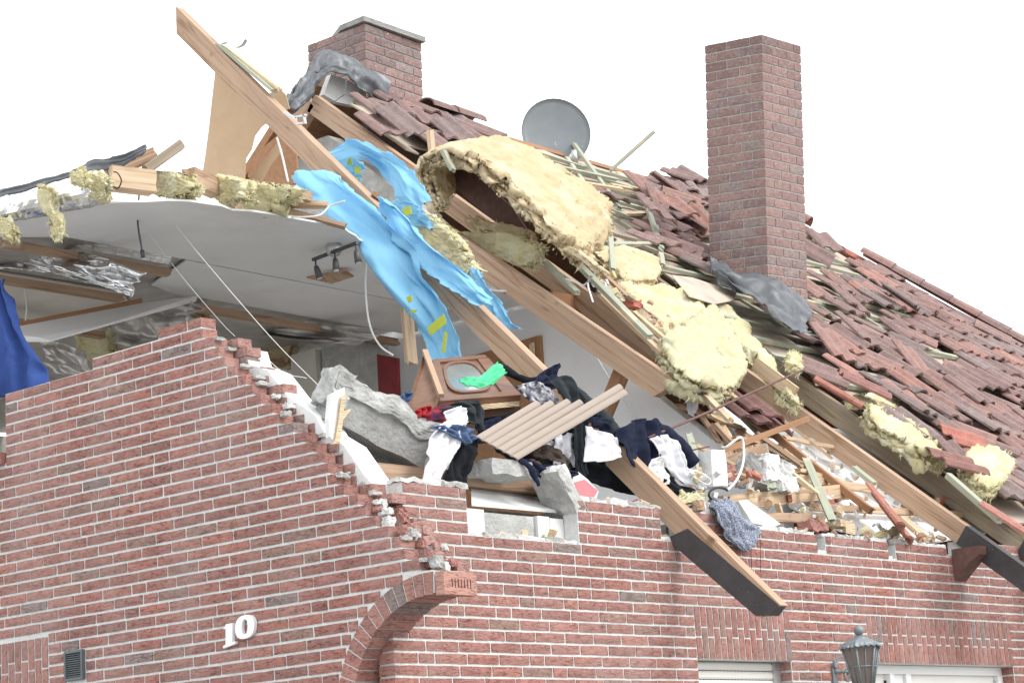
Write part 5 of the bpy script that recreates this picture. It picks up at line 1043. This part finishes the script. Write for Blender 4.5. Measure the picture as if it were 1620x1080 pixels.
# ================================================================== masonry fragments
ax = nrm(Y_(672, 706, .42) - Y_(522, 628, .50)); az = nrm(np.cross(ax, (0.15, 1, .1))); az = az if az[2] > 0 else -az; ay = np.cross(az, ax)
cfc = (Y_(600, 672, .45)); L_ = np.linalg.norm(Y_(680, 708, .42) - Y_(512, 622, .5))
cf = empty('concrete_fragment', cfc - np.array([0, 0, .2])); th(cf, 'large broken concrete wall piece tilted beside the brick slope', 'rubble')
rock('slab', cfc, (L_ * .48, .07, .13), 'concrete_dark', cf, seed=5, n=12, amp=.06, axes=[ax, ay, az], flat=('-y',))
rock('rough_top', cfc + az * .085 - ay * .015, (L_ * .49, .08, .05), 'concrete', cf, seed=6, n=18, amp=.17, axes=[ax, ay, az])
rock('torn_end', cfc + ax * L_ * .46 - az * .02, (.05, .09, .12), 'concrete', cf, seed=7, n=8, amp=.2, axes=[ax, ay, az])
rock('rough_corner', cfc - ax * L_ * .45 + az * .06, (.06, .08, .10), 'concrete', cf, seed=8, n=8, amp=.18, axes=[ax, ay, az])
th(prism('plaster_shard', [Y_(*p, .24) for p in ((522, 690), (520, 662), (524, 622), (545, 612), (546, 632), (538, 660), (530, 700))], (.02, .05, 0), 'plaster'), 'upright white plaster shard before the concrete piece', 'rubble')
th(prism('wood_splinter', [Y_(*p, .22) for p in ((530, 698), (536, 664), (540, 628), (547, 622), (544, 650), (557, 646), (543, 664), (538, 700), (526, 702))], (.01, .02, 0), 'splinter'), 'splintered tan wood strip on the white plaster shard', 'splinter')
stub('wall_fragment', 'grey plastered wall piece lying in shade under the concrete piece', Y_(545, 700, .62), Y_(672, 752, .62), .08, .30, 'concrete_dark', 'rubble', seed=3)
th(rock('concrete_block', Y_(792, 744, .16), (.17, .09, .045), 'concrete', seed=12, n=8, amp=.10, flat=('-y', '+z')), 'flat grey concrete block under the shutter slats', 'rubble')
th(rock('concrete_shard', (Y_(885, 782, .10)), (.045, .10, .16), 'concrete', seed=13, n=8, amp=.14, axes=[nrm(np.array([.8, 0, .6])), np.array([0, 1.0, 0]), nrm(np.array([-.6, 0, .8]))]), 'grey slab edge leaning into the brick gap', 'rubble')
pk = empty('painted_block', Y_(915, 785, .15)); th(pk, 'white plaster block with a pink painted face', 'rubble')
prism('pink_face', [Y_(*p, .12) for p in ((884, 770), (925, 758), (946, 776), (940, 786), (902, 792))], (0, .004, .0), 'pink_paint', pk); prism('plaster_body', [Y_(*p, .127) for p in ((868, 752), (915, 746), (930, 758), (947, 777), (942, 792), (904, 796), (884, 772))], (0, .12, 0), 'plaster', pk)
th(rock('white_block', Y_(1128, 742, .20), (.062, .06, .115), 'plaster', seed=14, n=5, amp=.03, axes=[nrm(np.array([.98, -.2, .05])), nrm(np.array([.2, .98, 0])), nrm(np.array([.02, 0, 1]))]), 'clean white aerated concrete block standing on the heap', 'rubble')
pc = empty('plaster_chunk', Y_(1215, 775, .4)); th(pc, 'broken plaster and concrete chunk right of the white block', 'rubble')
rock('core', Y_(1205, 750, .40), (.17, .10, .11), 'concrete', pc, seed=15, n=10, amp=.16, axes=[nrm(np.array([.95, 0, -.1])), np.array([0, 1.0, 0]), nrm(np.array([.25, 0, 1]))])
rock('white_face', Y_(1218, 740, .30), (.09, .03, .085), 'plaster', pc, seed=16, n=8, amp=.22); rock('lower_lump', Y_(1240, 765, .33), (.10, .05, .05), 'plaster', pc, seed=17, n=8, amp=.25)
for k, (px, py, y, h, m, lab) in enumerate(((1150, 750, .34, (.05, .04, .06), 'brick_core', 'brownish broken brick behind the white block'), (1098, 800, .08, (.07, .05, .05), 'plaster', 'white plaster lump under the yellow wool scrap'), (1120, 806, .05, (.05, .04, .035), 'concrete', 'small grey lump at the foot of the scarf'), (1105, 800, .0, (.03, .03, .03), 'timber', 'tan chip beside the small grey lump'), (1282, 790, .5, (.09, .06, .05), 'concrete', 'grey wedge of rubble under the long plank'), (1300, 795, .45, (.07, .05, .04), 'plaster', 'white rubble piece under the long plank'), (1285, 832, .06, (.09, .05, .03), 'brick_core', 'mauve tile shard lying on the wall top'), (1330, 828, .10, (.10, .05, .02), 'splinter', 'flat splintered piece beside the tile shard'), (1312, 780, .6, (.10, .05, .05), 'tile_broken', 'red broken tile under the long plank'), (1095, 640, .0, (.01, .01, .01), 'plaster', ''))):
    if lab: th(rock('rubble_piece', Y_(px, py, y), h, m, seed=80 + k, n=6, amp=.2), lab, 'rubble')
th(prism('plaster_board', [Y_(*p, .06) for p in ((1168, 792), (1182, 790), (1235, 828), (1222, 834), (1190, 826))], (0, .03, 0), 'plaster'), 'white board lying on the wall top behind the scarf', 'board')
th(prism('plaster_board', [Y_(*p, .07) for p in ((1086, 798), (1110, 790), (1140, 800), (1150, 822), (1120, 826), (1090, 822))], (0, .06, 0), 'plaster'), 'white plaster slab below the speckled scarf', 'board')
wire('plastic_ring', 'black plastic ring lying beside the yellow wool scrap', [Y_(1138 + 15 * math.cos(a) * 1.1, 782 + 11 * math.sin(a), .05 + .05 * math.cos(a)) for a in np.linspace(.4, 5.6, 14)], .008, 'black', cat='ring')
wire('white_cable', 'white cable loop rising from the heap beside the plaster chunk', [Y_(1150, 776, .1), Y_(1166, 758, .12), Y_(1176, 730, .15), Y_(1176, 702, .2), Y_(1170, 692, .2), Y_(1150, 706, .25), Y_(1142, 708, .3)], .008, 'cable_white')
wire('plastic_hanger', 'pale green plastic hanger on the white shirt', [Y_(1088, 742, .16), Y_(1110, 748, .15), Y_(1124, 760, .15), Y_(1118, 766, .15), Y_(1100, 756, .15), Y_(1090, 746, .16)], .005, 'cable_white', cat='hanger')
wire('steel_rod', 'thin rusty rod reaching from the clothes to the grey rafter', [Y_(1026, 692, .22), Y_(1120, 652, .55), Y_(1200, 616, .9), Y_(1268, 586, 1.2)], .009, 'rust', cat='rod')
stub('brown_rail', 'brown rail with a pale tip leaning over the rubble', Y_(1140, 714, .30), Y_(1278, 662, .55), .025, .035, 'timber_brown', 'rail', seed=4, rough=.006)
wire('steel_rod', 'short thin rod lying beside the white block', [Y_(1084, 714, .3), Y_(1122, 706, .32)], .006, 'rust', cat='rod')

# ================================================================== heap of boards and battens on the broken slope
PB = [R_(*p, 3.28) for p in ((1222, 700), (1262, 668), (1400, 690), (1482, 772), (1560, 842), (1470, 858), (1330, 838), (1250, 800))]
prism('sloping_ceiling', PB, (0, .008, -.012), 'ceiling_white', house)
prism('sloping_ceiling', [R_(*p, 3.3) for p in ((1120, 640), (1180, 640), (1235, 690), (1228, 706), (1160, 700))], (0, .008, -.012), 'ceiling_white', house)
stub('long_plank', 'thick pale plank lying across the rubble heap', Y_(1142, 796, .28), Y_(1338, 776, .50), .05, .095, 'timber_pale', 'plank', seed=11, rough=.02)
stub('long_plank', 'pale batten lying along the white sloping board', R_(1286, 802, 3.36), R_(1602, 818, 3.36), .05, .045, 'timber_pale', 'plank', seed=12)
stub('long_plank', 'tan plank on the wall top behind the scarf', Y_(1198, 818, .22), Y_(1290, 820, .30), .06, .06, 'timber', 'plank', seed=13)
stub('long_plank', 'pale plank behind the long pale batten', R_(1262, 756, 3.38), R_(1376, 774, 3.38), .05, .05, 'timber_pale', 'plank', seed=14)
stub('long_plank', 'brown batten running down the slope to the near rafter', R_(1165, 640, 3.50), R_(1378, 808, 3.42), .05, .045, 'timber_brown', 'plank', seed=15)
stub('long_plank', 'tan batten crossing the slope above the plaster chunk', R_(1180, 690, 3.45), R_(1282, 742, 3.42), .05, .04, 'timber', 'plank', seed=16)
stub('long_plank', 'pale short batten by the foot of the near rafter', R_(1430, 822, 3.36), R_(1462, 850, 3.36), .05, .04, 'timber_pale', 'plank', seed=17)
stub('long_plank', 'greenish batten end poking out beside the near rafter', R_(1352, 740, 3.46), R_(1382, 764, 3.46), .05, .03, 'batten', 'plank', seed=18)
stub('long_plank', 'wide tan board standing behind the plaster chunk', Y_(1150, 738, .62), Y_(1212, 716, .62), .02, .13, 'timber', 'plank', seed=19)
rg = np.random.default_rng(95); LB = 'broken batten in the bundle sliding down beside the white wall'
for k in range(15):
    t = k / 14; a = np.array([930, 400]) + np.array([90, -8]) * rg.uniform(0, 1) + rg.normal(0, 4, 2); f0 = rg.uniform(0, .35); f1 = rg.uniform(.6, 1.0)
    s0 = np.array([930, 425]) + np.array([18, -6]) * rg.uniform(-1, 1); d = np.array([245, 225]) + np.array([rg.normal(0, 12), rg.normal(0, 8)]); off = np.array([1, -.9]) * rg.uniform(-9, 9)
    th(beam('broken_batten', R_(*(s0 + d * f0 + off), 3.70 + rg.uniform(-.05, .05)), R_(*(s0 + d * f1 + off), 3.66 + rg.uniform(-.05, .05)), .045, .028, rg.choice(['batten', 'timber_pale', 'splinter', 'timber', 'timber_grey']), rough=.05, seed=100 + k), LB, 'batten', 'battens sliding down beside the white wall')
LB2 = 'splintered batten in the jumble above the plaster chunk'
for k in range(24):
    p = np.array([rg.uniform(1100, 1300), 0]); p[1] = 655 + max(0, p[0] - 1190) * .5 + rg.uniform(-15, 75); an = rg.normal(.72, .35); L2 = rg.uniform(40, 110); d = np.array([math.cos(an), math.sin(an)]) * L2 / 2
    th(beam('broken_batten', R_(*(p - d), 3.5 + rg.uniform(-.1, .06)), R_(*(p + d), 3.46 + rg.uniform(-.1, .06)), rg.uniform(.03, .06), rg.uniform(.02, .03), rg.choice(['batten', 'timber_pale', 'splinter', 'timber', 'splinter']), rough=.05, seed=140 + k), LB2, 'batten', 'battens jumbled above the plaster chunk')
stub('green_batten', 'long grey-green batten leaning over the yellow wool', R_(905, 408, 3.85), R_(1028, 532, 3.86), .05, .035, 'batten', 'batten', seed=21)
stub('green_batten', 'short grey-green batten stub on the curled tan mat', X_(702, 240, 3.8), X_(716, 268, 3.8), .045, .03, 'batten', 'batten', seed=22)
stub('green_batten', 'grey-green batten under the bent metal hook', R_(855, 408, 3.72), R_(912, 462, 3.72), .05, .03, 'batten', 'batten', seed=23)
stub('green_batten', 'grey-green batten lying below the yellow wool at right', R_(1500, 752, 3.82), R_(1580, 822, 3.78), .05, .04, 'batten', 'batten', seed=24)
stub('green_batten', 'pale batten stub standing by the upper tile patch', X_(680, 208, 5.0), X_(684, 242, 5.0), .05, .04, 'timber_pale', 'batten', seed=25)
strap('metal_hook', 'bent grey metal hook on the battens beside the broken rafter', [(896, 442), (912, 448), (926, 452), (936, 438), (930, 450), (938, 478)], 4.3, .01, .02)
sheet('white_rag', 'white plastic rag at the cut end of the broken rafter', [[(1086, 624), (1098, 622), (1110, 628)], [(1086, 638), (1096, 642), (1108, 640)], [(1092, 656), (1100, 658), (1106, 648)]], 'cloth_white', 4.4, 'rag', nu=24, nv=24, amp=.01, crum=.015, torn=.03, seed=81)
rg = np.random.default_rng(555); V, F, MI = [], [], []
def chip(P, s):
    b = len(V); q = rg.normal(0, 1, (8, 3)); q /= np.linalg.norm(q, axis=1, keepdims=True); ax_ = nrm(rg.normal(0, 1, 3)); st = np.array([rg.uniform(.5, 2.2), rg.uniform(.4, 1), rg.uniform(.25, .7)]); Q, _ = np.linalg.qr(rg.normal(0, 1, (3, 3)))
    c8 = (np.array(boxv((-1, -1, -1), (1, 1, 1))) * st + q * .25) @ Q * s
    V.extend([P + v for v in c8]); F.extend([tuple(i + b for i in f) for f in BOXF]); MI.extend([int(rg.choice(6, p=[.14, .30, .18, .22, .09, .07]))] * 6)
for k in range(470):
    if k < 250: p = np.array([rg.uniform(1085, 1490), 0]); p[1] = 690 + max(0, (p[0] - 1180)) * .42 + rg.uniform(-40, 95); P = R_(p[0], min(p[1], 850), 3.33 + rg.uniform(0, .06)) if p[0] > 1200 else Y_(p[0], min(max(p[1], 752), 800), rg.uniform(.15, .4))
    elif k < 370: x = rg.uniform(.3, 5.6); P = np.array([x, rg.uniform(.03, .30), ZL + top_rows(x) * C_ + rg.uniform(.0, .03)])
    else: p = np.array([rg.uniform(930, 1160), 0]); p[1] = 410 + (p[0] - 930) * .85 + rg.uniform(-12, 25); P = R_(p[0], p[1], 3.72)
    chip(P, rg.uniform(.006, .03))
dbr = obj('crushed_debris', V, F, ['plaster', 'splinter', 'mortar', 'timber', 'tile_broken', 'wool_yellow'], MI=MI, fix=False); tag(dbr, 'crushed plaster, wood and tile crumbs strewn over the broken slope', 'debris', kind='stuff')
# loose tiles
def loose_tile(label, px, py, z0, rz, rx=0.0, ry=0.0, col=(.34, .15, .115)):
    P = R_(px, py, z0); s = P[1] / CS; o = tile_at(P[0], s - .2, np.random.default_rng(int(px)), 0, rz, rx, ry, None, col, z0); o.name = 'clay_tile'; return th(o, label, 'roof tile')
loose_tile('dark weathered tile lying in the battens, topmost of three', 1180, 640, 3.62, -.35, .0, 0, (.20, .10, .09)); loose_tile('dark weathered tile lying in the battens, middle of three', 1165, 650, 3.58, -.3, 0, 0, (.17, .085, .08)); loose_tile('dark weathered tile lying in the battens, lowest of three', 1192, 662, 3.54, -.4, 0, 0, (.22, .105, .09))
loose_tile('orange-red tile leaning on the wall top below the batten', 1392, 822, 3.45, -.2, .25, .5, (.42, .18, .13))
loose_tile('brown tile lying loose on the yellow wool', 1512, 722, 3.86, 1.2, 0, .1, (.26, .13, .11)); loose_tile('bright red tile sliding off the lower tile edge', 1530, 690, 3.85, 1.1, 0, 0, (.44, .17, .13))
loose_tile('red tile hanging at the right edge over the batten', 1596, 832, 3.84, .25, .1, .2, (.42, .19, .15)); loose_tile('large brown tile turned sideways below the tall chimney', 1372, 610, 3.86, .75, .05, .1, (.30, .15, .13)); loose_tile('red tile shard standing behind the grey rafter', 1330, 628, 3.80, .5, .1, .25, (.38, .16, .12))
for k, (px, py) in enumerate(((846, 306), (864, 326), (1000, 482))): th(rock('tile_shard', R_(px, py, 3.98) if k < 2 else R_(px, py, 3.82), (.06, .05, .03), 'tile_broken', seed=300 + k, n=5, amp=.25), ['mauve tile shard upper one on the tan mat', 'mauve tile shard lower one on the tan mat', 'mauve tile shard on the bright yellow wool'][k], 'tile shard')

# ================================================================== console at the near rafter's foot
prism('eaves_console', [(5.80, -.002, 3.14), (5.80, -.002, 3.36), (5.80, -.22, 3.36), (5.80, -.22, 3.30), (5.80, -.14, 3.26)], (.16, 0, 0), 'rust', house)

# ================================================================== house number, grille, lantern
hn = empty('house_number', X_(375, 1010, 0)); th(hn, 'white house number 10 on the left brick wall', 'house number')
q1 = [(497, 565), (514, 546), (521, 521), (585, 508), (585, 690), (612, 681), (611, 706), (497, 750), (497, 726), (521, 712), (521, 566)]
prism('digit_one', [X_(270 + u / 6, 900 + v / 6, -.022) for u, v in q1], (.02, 0, 0), 'digit', hn)
V, F = [], []; K = 40
for j in range(K):
    a = 2 * math.pi * j / K; ca, sa = math.cos(a), math.sin(a); pw = .78
    for (rx_, ry_) in ((92, 112), (27, 70)):
        u = 702 + rx_ * math.copysign(abs(ca) ** pw, ca); v = 545 + ry_ * math.copysign(abs(sa) ** .9, sa) - .20 * (u - 702)
        P = X_(270 + u / 6, 900 + v / 6, -.022); V += [P, P + (.02, 0, 0)]
for j in range(K): a, b = j * 4, ((j + 1) % K) * 4; F += [(a, b, b + 2, a + 2), (a + 1, a + 3, b + 3, b + 1), (a, a + 1, b + 1, b), (a + 2, b + 2, b + 3, a + 3)]
obj('digit_zero', V, F, 'digit', hn)
gr = empty('vent_grille', (0, 2.37, 2.62)); th(gr, 'dark grey slatted vent grille at the bottom of the left wall', 'vent')
gy0, gy1, gz0, gz1 = 2.29, 2.452, 2.628, 2.795
for a, b in (((-.02, gy0, gz0), (.02, gy0 + .014, gz1)), ((-.02, gy1 - .014, gz0), (.02, gy1, gz1)), ((-.02, gy0 + .0145, gz0), (.02, gy1 - .0145, gz0 + .014)), ((-.02, gy0 + .0145, gz1 - .014), (.02, gy1 - .0145, gz1))): box('frame', a, b, 'grille', gr)
box('backing', (.022, gy0, gz0), (.03, gy1, gz1), 'black', gr)
for k in range(11):
    z = gz0 + .02 + k * (gz1 - gz0 - .04) / 10.5; obj('slat', [(-.016, gy0 + .0145, z), (-.016, gy1 - .0145, z), (.004, gy1 - .0145, z + .012), (.004, gy0 + .0145, z + .012), (-.016, gy0 + .0145, z + .003), (-.016, gy1 - .0145, z + .003), (.004, gy1 - .0145, z + .015), (.004, gy0 + .0145, z + .015)], BOXF, 'grille', gr)
la = empty('wall_lantern', Y_(1362, 1080, -.42)); th(la, 'old grey metal wall lantern with smoked panes on a scroll bracket', 'lantern')
lc = Y_(1361, 1021, -.42); pxm = ((lc - CAM_C) @ CAM_R[:, 2]) / FPX; UP = np.array([0, 0, 1.0])
def hexr(r, z, n=6, ph=.32): return [lc + np.array([r * math.cos(ph + 2 * math.pi * k / n), r * math.sin(ph + 2 * math.pi * k / n), z]) for k in range(n)]
R0, R1 = 31 * pxm, 15 * pxm; H_ = 66 * pxm
tp, bt = hexr(R0, 0), hexr(R1, -H_)
for k in range(6):
    k2 = (k + 1) % 6; tube('rib', [tp[k], bt[k]], .008, 'lantern', la, n=4)
    prism('pane', [tp[k] * .985 + .015 * lc, tp[k2] * .985 + .015 * lc, bt[k2] * .985 + .015 * lc, bt[k] * .985 + .015 * lc], nrm(lc - (tp[k] + tp[k2]) / 2) * .004, 'smoked_glass', la)
    f = .5; m1, m2 = tp[k] * (1 - f) + bt[k] * f, tp[k2] * (1 - f) + bt[k2] * f; tube('ring_bar', [m1, m2], .006, 'lantern', la, n=4); tube('middle_bar', [(tp[k] + tp[k2]) / 2, (bt[k] + bt[k2]) / 2], .004, 'lantern', la, n=4)
V, F = [], []; n = 48
for (r, z) in ((R0 * 1.16, -.008), (R0 * .95, .018), (R0 * .35, .052), (.012, .066)):
    for j in range(n):
        a = .32 + 2 * math.pi * j / n; hx = math.cos(math.pi / 6) / math.cos((a - .32) % (math.pi / 3) - math.pi / 6) if r > .02 else 1
        V.append(lc + np.array([r * hx * math.cos(a), r * hx * math.sin(a), z + (.006 * (-1) ** j if r > R0 else 0)]))
for i in range(3):
    for j in range(n): F.append((i * n + j, i * n + (j + 1) % n, (i + 1) * n + (j + 1) % n, (i + 1) * n + j))
F.append(tuple(3 * n + j for j in range(n))); F.append(tuple(range(n))[::-1]); obj('cap', V, F, 'lantern', la, fix=False)
bm = bmesh.new(); bmesh.ops.create_uvsphere(bm, u_segments=16, v_segments=10, radius=8 * pxm); V = [np.array(v.co) + lc + np.array([0, 0, .066 + 7 * pxm]) for v in bm.verts]; F = [[v.index for v in f.verts] for f in bm.faces]; bm.free(); obj('finial', V, F, 'lantern', la, smooth=True)
wp = Y_(1320, 1062, -.01); tube('bracket_arm', spline([wp, wp + np.array([.06, -.10, -.02]), wp + np.array([.03, -.20, -.16]), lc + np.array([0, 0, -H_ - .06])], 20), .012, 'lantern', la, n=8)
tube('scroll', [wp + np.array([.05 + (.012 + .006 * a) * math.cos(a * 1.3), -.06, -.03 + (.012 + .006 * a) * math.sin(a * 1.3)]) for a in np.linspace(0, 7, 30)], .006, 'lantern', la)
box('back_plate', tuple(wp + np.array([-.022, -.004, -.2])), tuple(wp + np.array([.022, .009, .03])), 'lantern', la)
for k, dx in enumerate((-.03, -.012, .010, .03)): tube('leaf', spline([wp + np.array([0, -.008, .02]), wp + np.array([dx * .6, -.012, .05]), wp + np.array([dx * 1.2, -.02, .075])], 6), [.009, .009, .008, .006, .004, .002], 'lantern', la, n=5)
